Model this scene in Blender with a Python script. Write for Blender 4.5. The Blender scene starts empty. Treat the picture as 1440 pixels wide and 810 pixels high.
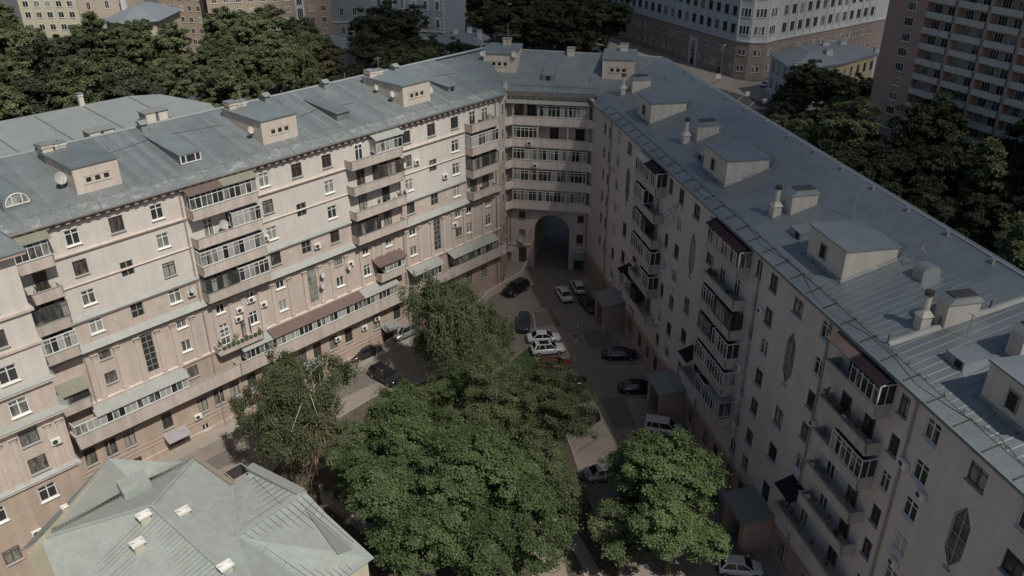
import bpy, bmesh, math, random
import numpy as np
from mathutils import Vector, Matrix

R = math.radians
SC = bpy.context.scene
COL = SC.collection
rnd = random.Random(7)

# ------------------------------------------------------------------ camera
cam_d = bpy.data.cameras.new('camera')
cam = bpy.data.objects.new('camera', cam_d)
COL.objects.link(cam)
cam_d.sensor_width = 36.0
cam_d.lens = 36.0 * 1182.16 / 1440.0
cam_d.clip_start = 0.5
cam_d.clip_end = 6000
cam.matrix_world = (Matrix.Translation((0, 0, 60)) @ Matrix.Rotation(R(90 - 27.9864), 4, 'X')
                    @ Matrix.Rotation(R(-0.2054), 4, 'Z'))
SC.camera = cam

# ------------------------------------------------------------------ world, sun, exposure
SUN_AZ, SUN_EL = 145.5, 52.0          # azimuth clockwise from +Y
world = bpy.data.worlds.new('World')
SC.world = world
world.use_nodes = True
nt = world.node_tree
sky = nt.nodes.new('ShaderNodeTexSky')
sky.sky_type = 'NISHITA'
sky.sun_disc = False
sky.sun_elevation = R(SUN_EL)
sky.sun_rotation = R(SUN_AZ)
sky.air_density = 1.0
sky.dust_density = 2.0
bg = nt.nodes['Background']
bg.inputs['Strength'].default_value = 0.062
nt.links.new(sky.outputs[0], bg.inputs['Color'])
sun_d = bpy.data.lights.new('sun', 'SUN')
sun_d.energy = 4.6
sun_d.angle = R(0.8)
sun_d.color = (1.0, 0.945, 0.865)
sun = bpy.data.objects.new('sun', sun_d)
COL.objects.link(sun)
sv = Vector((math.sin(R(SUN_AZ)) * math.cos(R(SUN_EL)), math.cos(R(SUN_AZ)) * math.cos(R(SUN_EL)), math.sin(R(SUN_EL))))
sun.rotation_euler = sv.to_track_quat('Z', 'Y').to_euler()
sun.location = (0, 0, 150)
SC.view_settings.view_transform = 'Standard'
SC.view_settings.look = 'None'
SC.view_settings.exposure = -0.15
SC.view_settings.gamma = 1.0
SC.cycles.transparent_max_bounces = 24
SC.cycles.max_bounces = 5
SC.cycles.diffuse_bounces = 3

# ------------------------------------------------------------------ materials
MATS = {}
def rgb(c): return (c[0], c[1], c[2], 1.0)
def mat(name, col, rough=0.8, metal=0.0, var=0.12, scale=0.6, streak=0.0, objvar=0.0, bump=0.0, bscale=8.0, spec=0.5, fine=0.0, stain=None, stain_amt=0.0):
    """procedural surface: base colour, blotchy weathering, vertical streaks, per-object tint, fine relief"""
    if name in MATS: return MATS[name]
    m = bpy.data.materials.new(name); m.use_nodes = True
    t = m.node_tree; N = t.nodes; L = t.links
    b = N['Principled BSDF']
    b.inputs['Roughness'].default_value = rough
    b.inputs['Metallic'].default_value = metal
    b.inputs['Specular IOR Level'].default_value = spec
    tc = N.new('ShaderNodeTexCoord')
    geo = N.new('ShaderNodeNewGeometry')
    n1 = N.new('ShaderNodeTexNoise'); n1.inputs['Scale'].default_value = scale; n1.inputs['Detail'].default_value = 6
    n1.inputs['Roughness'].default_value = 0.62
    L.new(geo.outputs['Position'], n1.inputs['Vector'])
    mr = N.new('ShaderNodeMapRange'); mr.inputs['From Min'].default_value = 0.25; mr.inputs['From Max'].default_value = 0.75
    mr.inputs['To Min'].default_value = 1 - var; mr.inputs['To Max'].default_value = 1 + var
    L.new(n1.outputs['Fac'], mr.inputs['Value'])
    val = mr.outputs[0]
    def mul(a, bb):
        x = N.new('ShaderNodeMath'); x.operation = 'MULTIPLY'; L.new(a, x.inputs[0]); L.new(bb, x.inputs[1]); return x.outputs[0]
    if fine > 0:
        n3 = N.new('ShaderNodeTexNoise'); n3.inputs['Scale'].default_value = 5.0; n3.inputs['Detail'].default_value = 4
        L.new(geo.outputs['Position'], n3.inputs['Vector'])
        m3 = N.new('ShaderNodeMapRange'); m3.inputs['From Min'].default_value = 0.3; m3.inputs['From Max'].default_value = 0.7
        m3.inputs['To Min'].default_value = 1 - fine; m3.inputs['To Max'].default_value = 1 + fine
        L.new(n3.outputs['Fac'], m3.inputs['Value']); val = mul(val, m3.outputs[0])
    if streak > 0:
        mp = N.new('ShaderNodeMapping'); mp.inputs['Scale'].default_value = (1.6, 1.6, 0.07)
        L.new(geo.outputs['Position'], mp.inputs['Vector'])
        n2 = N.new('ShaderNodeTexNoise'); n2.inputs['Scale'].default_value = 1.0; n2.inputs['Detail'].default_value = 5
        L.new(mp.outputs[0], n2.inputs['Vector'])
        m2 = N.new('ShaderNodeMapRange'); m2.inputs['From Min'].default_value = 0.35; m2.inputs['From Max'].default_value = 0.7
        m2.inputs['To Min'].default_value = 1.0; m2.inputs['To Max'].default_value = 1 - streak
        L.new(n2.outputs['Fac'], m2.inputs['Value']); val = mul(val, m2.outputs[0])
    if objvar > 0:
        oi = N.new('ShaderNodeObjectInfo')
        m4 = N.new('ShaderNodeMapRange'); m4.inputs['To Min'].default_value = 1 - objvar; m4.inputs['To Max'].default_value = 1 + objvar
        L.new(oi.outputs['Random'], m4.inputs['Value']); val = mul(val, m4.outputs[0])
    mx = N.new('ShaderNodeMix'); mx.data_type = 'RGBA'; mx.blend_type = 'MULTIPLY'; mx.inputs['Factor'].default_value = 1.0
    mx.inputs['A'].default_value = rgb(col)
    cmb = N.new('ShaderNodeCombineColor')
    for i in range(3): L.new(val, cmb.inputs[i])
    L.new(cmb.outputs[0], mx.inputs['B'])
    out = mx.outputs['Result']
    if stain is not None:
        n5 = N.new('ShaderNodeTexNoise'); n5.inputs['Scale'].default_value = scale * 0.6; n5.inputs['Detail'].default_value = 8
        n5.inputs['Roughness'].default_value = 0.7
        L.new(geo.outputs['Position'], n5.inputs['Vector'])
        m5 = N.new('ShaderNodeMapRange'); m5.inputs['From Min'].default_value = 0.52; m5.inputs['From Max'].default_value = 0.68
        m5.inputs['To Max'].default_value = stain_amt
        L.new(n5.outputs['Fac'], m5.inputs['Value'])
        mm = N.new('ShaderNodeMix'); mm.data_type = 'RGBA'
        L.new(m5.outputs[0], mm.inputs['Factor']); L.new(out, mm.inputs['A']); mm.inputs['B'].default_value = rgb(stain)
        out = mm.outputs['Result']
    L.new(out, b.inputs['Base Color'])
    if bump > 0:
        nb = N.new('ShaderNodeTexNoise'); nb.inputs['Scale'].default_value = bscale; nb.inputs['Detail'].default_value = 5
        L.new(geo.outputs['Position'], nb.inputs['Vector'])
        bp = N.new('ShaderNodeBump'); bp.inputs['Strength'].default_value = bump; bp.inputs['Distance'].default_value = 0.05
        L.new(nb.outputs['Fac'], bp.inputs['Height']); L.new(bp.outputs[0], b.inputs['Normal'])
    MATS[name] = m
    return m

def glass_mat(name, dark=(0.02, 0.022, 0.025), light=(0.30, 0.29, 0.27), share=0.4):
    m = bpy.data.materials.new(name); m.use_nodes = True
    t = m.node_tree; N = t.nodes; L = t.links; b = N['Principled BSDF']
    oi = N.new('ShaderNodeObjectInfo'); geo = N.new('ShaderNodeNewGeometry')
    n = N.new('ShaderNodeTexNoise'); n.inputs['Scale'].default_value = 1.1; n.inputs['Detail'].default_value = 3
    mp = N.new('ShaderNodeMapping'); mp.inputs['Scale'].default_value = (2.2, 2.2, 0.6)
    L.new(geo.outputs['Position'], mp.inputs[0]); L.new(mp.outputs[0], n.inputs['Vector'])
    a = N.new('ShaderNodeMath'); a.operation = 'ADD'; L.new(oi.outputs['Random'], a.inputs[0]); L.new(n.outputs['Fac'], a.inputs[1])
    mr = N.new('ShaderNodeMapRange'); mr.inputs['From Min'].default_value = 1.45 - share; mr.inputs['From Max'].default_value = 1.6 - share * 0.5
    L.new(a.outputs[0], mr.inputs['Value'])
    mx = N.new('ShaderNodeMix'); mx.data_type = 'RGBA'; mx.inputs['A'].default_value = rgb(dark); mx.inputs['B'].default_value = rgb(light)
    L.new(mr.outputs[0], mx.inputs['Factor']); L.new(mx.outputs['Result'], b.inputs['Base Color'])
    b.inputs['Roughness'].default_value = 0.07
    b.inputs['Specular IOR Level'].default_value = 0.5
    MATS[name] = m
    return m

def leaf_mat(name, c1, c2, trans=0.36):
    m = bpy.data.materials.new(name); m.use_nodes = True
    t = m.node_tree; N = t.nodes; L = t.links; b = N['Principled BSDF']; o = N['Material Output']
    geo = N.new('ShaderNodeNewGeometry'); oi = N.new('ShaderNodeObjectInfo')
    mx = N.new('ShaderNodeMix'); mx.data_type = 'RGBA'; mx.inputs['A'].default_value = rgb(c1); mx.inputs['B'].default_value = rgb(c2)
    n = N.new('ShaderNodeTexNoise'); n.inputs['Scale'].default_value = 0.55; n.inputs['Detail'].default_value = 3
    L.new(geo.outputs['Position'], n.inputs['Vector'])
    ad = N.new('ShaderNodeMath'); ad.operation = 'MULTIPLY_ADD'; ad.inputs[1].default_value = 0.5
    L.new(geo.outputs['Random Per Island'], ad.inputs[0])
    mr = N.new('ShaderNodeMapRange'); mr.inputs['From Min'].default_value = 0.3; mr.inputs['From Max'].default_value = 0.7; mr.inputs['To Max'].default_value = 0.6
    L.new(n.outputs['Fac'], mr.inputs['Value']); L.new(mr.outputs[0], ad.inputs[2])
    L.new(ad.outputs[0], mx.inputs['Factor'])
    hs = N.new('ShaderNodeHueSaturation')
    m2 = N.new('ShaderNodeMapRange'); m2.inputs['To Min'].default_value = 0.8; m2.inputs['To Max'].default_value = 1.2
    L.new(oi.outputs['Random'], m2.inputs['Value']); L.new(m2.outputs[0], hs.inputs['Value'])
    L.new(mx.outputs['Result'], hs.inputs['Color'])
    L.new(hs.outputs[0], b.inputs['Base Color'])
    b.inputs['Roughness'].default_value = 0.5; b.inputs['Specular IOR Level'].default_value = 0.25
    tr = N.new('ShaderNodeBsdfTranslucent'); L.new(hs.outputs[0], tr.inputs['Color'])
    ms = N.new('ShaderNodeMixShader'); ms.inputs[0].default_value = trans
    L.new(b.outputs[0], ms.inputs[1]); L.new(tr.outputs[0], ms.inputs[2]); L.new(ms.outputs[0], o.inputs['Surface'])
    MATS[name] = m
    return m

M = {}
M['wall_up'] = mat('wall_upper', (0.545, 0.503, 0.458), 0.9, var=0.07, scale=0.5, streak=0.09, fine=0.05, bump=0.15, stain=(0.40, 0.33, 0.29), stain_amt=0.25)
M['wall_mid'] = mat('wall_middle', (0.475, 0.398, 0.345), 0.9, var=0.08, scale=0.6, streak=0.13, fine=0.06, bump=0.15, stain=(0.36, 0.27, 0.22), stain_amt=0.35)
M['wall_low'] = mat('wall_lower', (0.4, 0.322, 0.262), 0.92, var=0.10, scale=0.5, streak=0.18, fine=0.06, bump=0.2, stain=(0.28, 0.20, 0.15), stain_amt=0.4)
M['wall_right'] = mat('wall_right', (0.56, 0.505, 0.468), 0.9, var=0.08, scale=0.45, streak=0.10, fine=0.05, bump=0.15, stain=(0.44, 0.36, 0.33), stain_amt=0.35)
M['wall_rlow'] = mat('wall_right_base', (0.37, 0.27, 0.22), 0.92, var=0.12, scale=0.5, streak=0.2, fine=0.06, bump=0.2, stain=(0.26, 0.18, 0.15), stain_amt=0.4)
M['wall_back'] = mat('wall_back', (0.52, 0.445, 0.4), 0.9, var=0.08, scale=0.4, streak=0.15, fine=0.04, bump=0.15)
M['trim'] = mat('trim_plaster', (0.5, 0.425, 0.37), 0.9, var=0.08, scale=0.9, streak=0.15, fine=0.05)
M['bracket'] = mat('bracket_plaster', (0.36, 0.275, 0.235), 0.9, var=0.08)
M['parapet'] = mat('parapet_plaster', (0.485, 0.42, 0.37), 0.9, var=0.08, scale=0.8, streak=0.22, fine=0.05, objvar=0.08, stain=(0.33, 0.27, 0.22), stain_amt=0.3)
M['flash'] = mat('ledge_flashing', (0.285, 0.295, 0.275), 0.6, var=0.12, scale=0.9, fine=0.06)
M['roof'] = mat('roof_metal', (0.178, 0.202, 0.208), 0.45, 0.2, var=0.18, scale=0.5, objvar=0.13, fine=0.09, spec=0.5, stain=(0.215, 0.24, 0.235), stain_amt=0.5, bump=0.4, bscale=1.3)
M['roofr'] = mat('roof_metal_right', (0.205, 0.232, 0.245), 0.38, 0.3, var=0.16, scale=0.45, objvar=0.12, fine=0.08, stain=(0.25, 0.27, 0.262), stain_amt=0.5, bump=0.4, bscale=1.3)
M['dish'] = mat('dish_paint', (0.40, 0.39, 0.37), 0.6, var=0.1, objvar=0.15)
M['parapetb'] = mat('parapet_back', (0.62, 0.55, 0.5), 0.9, var=0.08, scale=0.8, streak=0.2, fine=0.05, objvar=0.06)
M['roofpale2'] = mat('roof_metal_rear', (0.25, 0.275, 0.265), 0.55, 0.1, var=0.12, scale=0.35, fine=0.05)
M['roofworn'] = mat('roof_metal_worn', (0.19, 0.21, 0.21), 0.55, 0.1, var=0.2, scale=1.4, fine=0.15, stain=(0.40, 0.41, 0.385), stain_amt=0.9, bump=0.4, bscale=3)
M['tar'] = mat('tar_seam', (0.05, 0.046, 0.042), 0.9, var=0.2)
M['roofseam'] = mat('roof_seam', (0.33, 0.35, 0.35), 0.4, 0.3, var=0.1)
M['roofpale'] = mat('roof_pale_green', (0.292, 0.322, 0.302), 0.6, var=0.13, scale=0.9, fine=0.08, objvar=0.05, bump=0.35, bscale=1.6, stain=(0.30, 0.32, 0.275), stain_amt=0.4, spec=0.3)
M['roofgrey'] = mat('roof_dull_grey', (0.21, 0.22, 0.21), 0.7, var=0.1, scale=0.6, fine=0.05, objvar=0.05, spec=0.3)
M['seamdark'] = mat('seam_dark', (0.12, 0.14, 0.12), 0.8, var=0.1)
M['white'] = mat('white_plastic', (0.62, 0.62, 0.60), 0.45, var=0.06, objvar=0.1)
M['whitep'] = mat('white_paint', (0.66, 0.65, 0.61), 0.6, var=0.08, scale=1.2, objvar=0.06)
M['cream'] = mat('cream_plaster', (0.50, 0.44, 0.375), 0.9, var=0.08, scale=0.8, streak=0.15, fine=0.05, objvar=0.05)
M['boxwhite'] = mat('box_whitewash', (0.54, 0.50, 0.44), 0.9, var=0.08, scale=0.8, streak=0.15, fine=0.05)
M['brownw'] = mat('brown_wood', (0.10, 0.055, 0.04), 0.6, var=0.15, objvar=0.2)
M['darkf'] = mat('dark_frame', (0.05, 0.045, 0.042), 0.5, var=0.1, objvar=0.2)
M['greyf'] = mat('grey_frame', (0.26, 0.255, 0.24), 0.6, var=0.1, objvar=0.2)
M['awn_brown'] = mat('awning_brown', (0.12, 0.085, 0.075), 0.7, var=0.15, scale=1.0)
M['awn_green'] = mat('awning_yellow_green', (0.195, 0.195, 0.15), 0.7, var=0.15, scale=1.0)
M['awn_plum'] = mat('awning_plum', (0.022, 0.015, 0.019), 0.9, var=0.12, spec=0.15)
M['awn_lilac'] = mat('awning_lilac', (0.30, 0.27, 0.29), 0.6, var=0.12)
M['metalg'] = mat('galvanised', (0.34, 0.35, 0.35), 0.4, 0.5, var=0.15, objvar=0.1)
M['pipe'] = mat('drainpipe', (0.30, 0.245, 0.22), 0.6, var=0.12)
M['dark'] = mat('dark_void', (0.015, 0.014, 0.014), 0.9, var=0.1)
M['door'] = mat('door_dark', (0.045, 0.035, 0.03), 0.6, var=0.1)
M['asphalt'] = mat('asphalt', (0.215, 0.187, 0.16), 0.92, var=0.16, scale=0.16, fine=0.10, bump=0.2, bscale=14, stain=(0.145, 0.125, 0.11), stain_amt=0.6)
M['asphalt2'] = mat('asphalt_patch', (0.135, 0.12, 0.106), 0.95, var=0.15, scale=0.5, fine=0.08)
M['street'] = mat('street_asphalt', (0.08, 0.075, 0.075), 0.9, var=0.1, scale=0.2, fine=0.05)
M['pave'] = mat('pavement', (0.27, 0.245, 0.215), 0.9, var=0.12, scale=0.4, fine=0.08)
M['soil'] = mat('soil', (0.085, 0.07, 0.05), 0.98, var=0.25, scale=0.5, fine=0.2, bump=0.4, stain=(0.06, 0.08, 0.03), stain_amt=0.6)
M['sand'] = mat('sand_path', (0.22, 0.185, 0.14), 0.98, var=0.12, scale=0.8, fine=0.08)
M['grass'] = mat('grass', (0.05, 0.085, 0.025), 0.95, var=0.3, scale=1.2, fine=0.25, bump=0.5)
M['concrete'] = mat('concrete', (0.27, 0.255, 0.235), 0.92, var=0.12, scale=0.9, streak=0.15, fine=0.06)
M['line'] = mat('line_paint', (0.45, 0.44, 0.42), 0.85, var=0.3, scale=2.0, fine=0.2)
M['bark'] = mat('bark', (0.10, 0.078, 0.058), 0.95, var=0.25, scale=2.0, bump=0.5)
M['barkpale'] = mat('bark_pale', (0.30, 0.25, 0.19), 0.9, var=0.2, scale=2.0)
M['twig'] = mat('dry_twigs', (0.20, 0.14, 0.09), 0.95, var=0.25, scale=2.0)
M['brick'] = mat('far_brick', (0.28, 0.225, 0.198), 0.92, var=0.1, scale=0.3, streak=0.1, fine=0.06)
M['towerbrick'] = mat('tower_brick', (0.46, 0.31, 0.245), 0.92, var=0.1, scale=0.3, fine=0.06)
M['farwhite'] = mat('far_white_plaster', (0.52, 0.53, 0.52), 0.9, var=0.07, scale=0.3, streak=0.12)
M['farbeige'] = mat('far_beige_plaster', (0.43, 0.36, 0.28), 0.9, var=0.07, scale=0.3, streak=0.12)
M['faryellow'] = mat('far_yellow_plaster', (0.48, 0.45, 0.34), 0.9, var=0.07, scale=0.3, streak=0.12)
M['farochre'] = mat('far_ochre_plaster', (0.42, 0.37, 0.22), 0.9, var=0.08, scale=0.3, streak=0.12)
M['farblue'] = mat('far_blue_plaster', (0.28, 0.33, 0.37), 0.9, var=0.07, scale=0.3, streak=0.12)
M['farbrown'] = mat('far_brown_plaster', (0.33, 0.27, 0.205), 0.9, var=0.07, scale=0.3, streak=0.12)
M['farroof'] = mat('far_roof', (0.18, 0.20, 0.22), 0.6, 0.1, var=0.12, scale=0.4)
M['towerpanel'] = mat('tower_panel', (0.6, 0.58, 0.52), 0.9, var=0.08, scale=0.4, streak=0.15)
M['tyre'] = mat('tyre', (0.02, 0.02, 0.02), 0.9, var=0.1)
M['rim'] = mat('rim', (0.30, 0.30, 0.31), 0.35, 0.6, var=0.05)
M['lamp_red'] = mat('tail_lamp', (0.20, 0.012, 0.012), 0.3, var=0.05)
M['lamp_white'] = mat('head_lamp', (0.55, 0.56, 0.57), 0.15, var=0.05)
M['trimblack'] = mat('car_trim', (0.02, 0.02, 0.022), 0.6, var=0.05)
M['glass'] = glass_mat('window_glass', dark=(0.035, 0.037, 0.037), light=(0.26, 0.26, 0.24), share=0.55)  # base tones raised to stand in for reflected sky
M['glassr'] = glass_mat('window_glass_right', dark=(0.03, 0.03, 0.032), share=0.36)
M['glassc'] = glass_mat('window_glass_curtained', light=(0.33, 0.33, 0.31), share=0.75)
M['carglass'] = mat('car_glass', (0.012, 0.014, 0.016), 0.05, var=0.0, spec=0.6)
def paint(name, c, rough=0.22, metal=0.0):
    m = mat('car_paint_' + name, c, rough, metal, var=0.03)
    m.node_tree.nodes['Principled BSDF'].inputs['Coat Weight'].default_value = 0.6
    return m
LEAF = {
 'maple': leaf_mat('leaf_maple', (0.051, 0.079, 0.03), (0.134, 0.182, 0.077)),
 'ash': leaf_mat('leaf_ash', (0.053, 0.075, 0.034), (0.13, 0.161, 0.079)),
 'willow': leaf_mat('leaf_willow', (0.061, 0.081, 0.037), (0.138, 0.165, 0.083)),
 'birch': leaf_mat('leaf_birch', (0.061, 0.084, 0.035), (0.143, 0.167, 0.083)),
 'lime': leaf_mat('leaf_lime', (0.069, 0.087, 0.041), (0.17, 0.198, 0.099)),
 'rust': leaf_mat('leaf_rusty', (0.08, 0.075, 0.036), (0.15, 0.135, 0.07)),
 'dark': leaf_mat('leaf_dark', (0.032, 0.042, 0.023), (0.080, 0.094, 0.052)),
}

# ------------------------------------------------------------------ mesh helpers
class MB:
    def __init__(s): s.v = []; s.f = []; s.mi = []; s.cur = 0
    def poly(s, pts):
        n = len(s.v); s.v += [tuple(p) for p in pts]; s.f.append(tuple(range(n, n + len(pts)))); s.mi.append(s.cur); return s
    def box(s, x0, x1, y0, y1, z0, z1):
        n = len(s.v)
        s.v += [(x0, y0, z0), (x1, y0, z0), (x1, y1, z0), (x0, y1, z0), (x0, y0, z1), (x1, y0, z1), (x1, y1, z1), (x0, y1, z1)]
        for q in ((0, 3, 2, 1), (4, 5, 6, 7), (0, 1, 5, 4), (1, 2, 6, 5), (2, 3, 7, 6), (3, 0, 4, 7)):
            s.f.append(tuple(n + i for i in q)); s.mi.append(s.cur)
        return s
    def prism(s, prof, x0, x1):
        """profile of (y, z) points extruded along x"""
        n = len(s.v); k = len(prof)
        s.v += [(x0, y, z) for y, z in prof] + [(x1, y, z) for y, z in prof]
        for i in range(k):
            j = (i + 1) % k
            s.f.append((n + i, n + j, n + k + j, n + k + i)); s.mi.append(s.cur)
        s.f.append(tuple(n + i for i in range(k - 1, -1, -1))); s.f.append(tuple(n + k + i for i in range(k))); s.mi += [s.cur] * 2
        return s
    def hexa(s, lo, hi):
        """closed solid between two quads (4 points each)"""
        n = len(s.v); k = len(lo); s.v += [tuple(p) for p in lo] + [tuple(p) for p in hi]
        s.f.append(tuple(n + i for i in range(k - 1, -1, -1))); s.f.append(tuple(n + k + i for i in range(k)))
        for i in range(k):
            j = (i + 1) % k; s.f.append((n + i, n + j, n + k + j, n + k + i))
        s.mi += [s.cur] * (k + 2)
        return s
    def cyl(s, p0, p1, r0, r1=None, n=8, caps=True):
        r1 = r0 if r1 is None else r1
        p0 = Vector(p0); p1 = Vector(p1); d = (p1 - p0)
        if d.length < 1e-6: return s
        d.normalize()
        a = d.orthogonal().normalized(); b = d.cross(a)
        k = len(s.v)
        for p, r in ((p0, r0), (p1, r1)):
            for i in range(n):
                t = 2 * math.pi * i / n; s.v.append(tuple(p + a * (r * math.cos(t)) + b * (r * math.sin(t))))
        for i in range(n):
            j = (i + 1) % n; s.f.append((k + i, k + j, k + n + j, k + n + i)); s.mi.append(s.cur)
        if caps:
            s.f.append(tuple(k + i for i in range(n - 1, -1, -1))); s.f.append(tuple(k + n + i for i in range(n))); s.mi += [s.cur] * 2
        return s
    def mesh(s, name, mats, smooth=False):
        me = bpy.data.meshes.new(name); me.from_pydata(s.v, [], s.f)
        for m in (mats if isinstance(mats, (list, tuple)) else [mats]): me.materials.append(m)
        if any(s.mi): me.polygons.foreach_set('material_index', s.mi)
        if smooth: me.polygons.foreach_set('use_smooth', [True] * len(me.polygons))
        me.update(); return me

def ob(name, data, parent=None, loc=(0, 0, 0), rz=0.0, scale=None):
    o = bpy.data.objects.new(name, data); COL.objects.link(o)
    o.location = loc
    if rz: o.rotation_euler = (0, 0, rz)
    if scale: o.scale = scale
    if parent is not None: o.parent = parent
    return o
def part(name, mb, m, parent=None, loc=(0, 0, 0), rz=0.0, smooth=False):
    return ob(name, mb.mesh(name, m, smooth), parent, loc, rz)
def tag(o, label, cat, group=None):
    o['label'] = label; o['category'] = cat
    if group: o['group'] = group
    return o
def thing(name, label, cat, loc=(0, 0, 0), rz=0.0, group=None):
    o = ob(name, None, None, loc, rz); o.empty_display_size = 0.5
    return tag(o, label, cat, group)
def struct(o): o['kind'] = 'structure'; return o
CACHE = {}
def shared(key, fn):
    if key not in CACHE: CACHE[key] = fn()
    return CACHE[key]

# ------------------------------------------------------------------ facade helpers (local: x along, y inward, z up)
def wall(mb, x0, x1, z0, z1, holes, y=0.0, depth=0.22):
    hs = [(max(a, x0), min(b, x1), max(c, z0), min(d, z1)) for a, b, c, d in holes if b > x0 and a < x1 and d > z0 and c < z1]
    zs = sorted(set([z0, z1] + [h[2] for h in hs] + [h[3] for h in hs]))
    for za, zb in zip(zs, zs[1:]):
        if zb - za < 1e-4: continue
        iv = sorted((h[0], h[1]) for h in hs if h[2] <= za + 1e-5 and h[3] >= zb - 1e-5)
        x = x0
        for a, b in iv:
            if a > x + 1e-4: mb.poly([(x, y, za), (a, y, za), (a, y, zb), (x, y, zb)])
            x = max(x, b)
        if x < x1 - 1e-4: mb.poly([(x, y, za), (x1, y, za), (x1, y, zb), (x, y, zb)])
    for a, b, c, d in hs:
        mb.poly([(a, y, c), (a, y + depth, c), (a, y + depth, d), (a, y, d)])
        mb.poly([(b, y, c), (b, y, d), (b, y + depth, d), (b, y + depth, c)])
        mb.poly([(a, y, c), (b, y, c), (b, y + depth, c), (a, y + depth, c)])
        mb.poly([(a, y, d), (a, y + depth, d), (b, y + depth, d), (b, y, d)])

def wframe(w, h, st):
    b = MB(); t = 0.085 if st in ('w', 'd', 'b') else 0.07
    a, c = w / 2, h / 2
    b.box(-a, a, -0.04, 0.05, c - t, c); b.box(-a, a, -0.04, 0.05, -c, -c + t)
    b.box(-a, -a + t, -0.04, 0.05, -c + t, c - t); b.box(a - t, a, -0.04, 0.05, -c + t, c - t)
    if st in ('w', 'd', 'b'):
        off = 0.0
        b.box(off - t * .55, off + t * .55, -0.035, 0.05, -c + t, c - t)
        if h > 1.3: b.box(-a + t, a - t, -0.03, 0.05, c * 0.42, c * 0.42 + t * .8)
    elif st == 's':
        n = max(2, round(h / 0.75)); 
        b.box(-t * .5, t * .5, -0.035, 0.05, -c + t, c - t)
        for i in range(1, n):
            z = -c + h * i / n; b.box(-a + t, a - t, -0.03, 0.05, z - t * .5, z + t * .5)
    return b
FR = {'w': 'white', 'd': 'brownw', 's': 'greyf', 'b': 'darkf', 'p': 'white'}
def window(parent, x, z, w, h, st='w', y=0.12, glass='glass', sill=True):
    st0 = st
    w = round(w, 2); h = round(h, 2)
    fm = shared(('wf', w, h, st), lambda: wframe(w, h, st).mesh('window', M[FR[st]]))
    o = ob('window', fm, parent, (x, y, z))
    pm = shared(('wp', w, h, glass), lambda: MB().box(-w / 2 + .02, w / 2 - .02, 0.0, 0.03, -h / 2 + .02, h / 2 - .02).mesh('pane', M[glass]))
    ob('pane', pm, o, (0, 0.012, 0))
    if sill:
        sm = shared(('ws', w, st == 'w'), lambda: MB().prism([(-.24, -.05), (.0, 0.0), (.0, -.09), (-.24, -.09)], -w / 2 - .07, w / 2 + .07).mesh('sill', M['whitep' if st == 'w' else 'flash']))
        ob('sill', sm, o, (0, -0.041, -h / 2 + 0.03))
    return o
def hole(x, z, w, h): return (x - w / 2, x + w / 2, z - h / 2, z + h / 2)

def glazing(parent, x0, x1, z0, z1, y0, y1, st, n=None, ends=(True, True), glass='glassc', transom=True):
    """glazed screen of a loggia: front at y0, returns at both ends back to y1"""
    fm = {'w': 'white', 'd': 'darkf', 'b': 'brownw', 'g': 'greyf'}[st]
    t = 0.05; b = MB(); n = n or max(2, round((x1 - x0) / 0.62))
    b.box(x0, x1, y0, y0 + .09, z0, z0 + .08); b.box(x0, x1, y0, y0 + .09, z1 - .08, z1)
    for i in range(n + 1):
        x = x0 + (x1 - x0) * i / n; tt = t * (1.7 if i in (0, n) or i % 2 == 0 else 1)
        b.box(max(x0, x - tt / 2), min(x1, x + tt / 2), y0 - .012, y0 + .08, z0 + .08, z1 - .08)
    if transom: b.box(x0, x1, y0 + .005, y0 + .07, z0 + (z1 - z0) * .72, z0 + (z1 - z0) * .72 + .05)
    for e, x in zip(ends, (x0, x1)):
        if not e: continue
        s = 1 if x == x0 else -1
        xa, xb = sorted((x, x + s * .08))
        for z in (z0, z1 - .08): b.box(xa, xb, y0 + .09, y1, z, z + .08)
        ym = (y0 + y1) / 2; b.box(xa, xb, ym - .03, ym + .03, z0 + .08, z1 - .08)
    f = part('glazing_frame', b, M[fm], parent)
    for i in range(n):
        xa = x0 + (x1 - x0) * i / n; xb = x0 + (x1 - x0) * (i + 1) / n
        w_ = round(xb - xa, 2); h_ = round(z1 - z0 - .16, 2)
        pm = shared(('gp', w_, h_, glass), lambda: MB().box(0.01, w_ - .01, 0, .02, 0, h_).mesh('pane', M[glass]))
        ob('pane', pm, parent, (xa, y0 + .03, z0 + .08))
    for e, x in zip(ends, (x0, x1)):
        if e:
            s = 1 if x == x0 else -1
            xa, xb = sorted((x + s * .03, x + s * .05))
            part('pane', MB().box(xa, xb, y0 + .1, y1, z0 + .08, z1 - .08), M[glass], parent)
    return f

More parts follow.
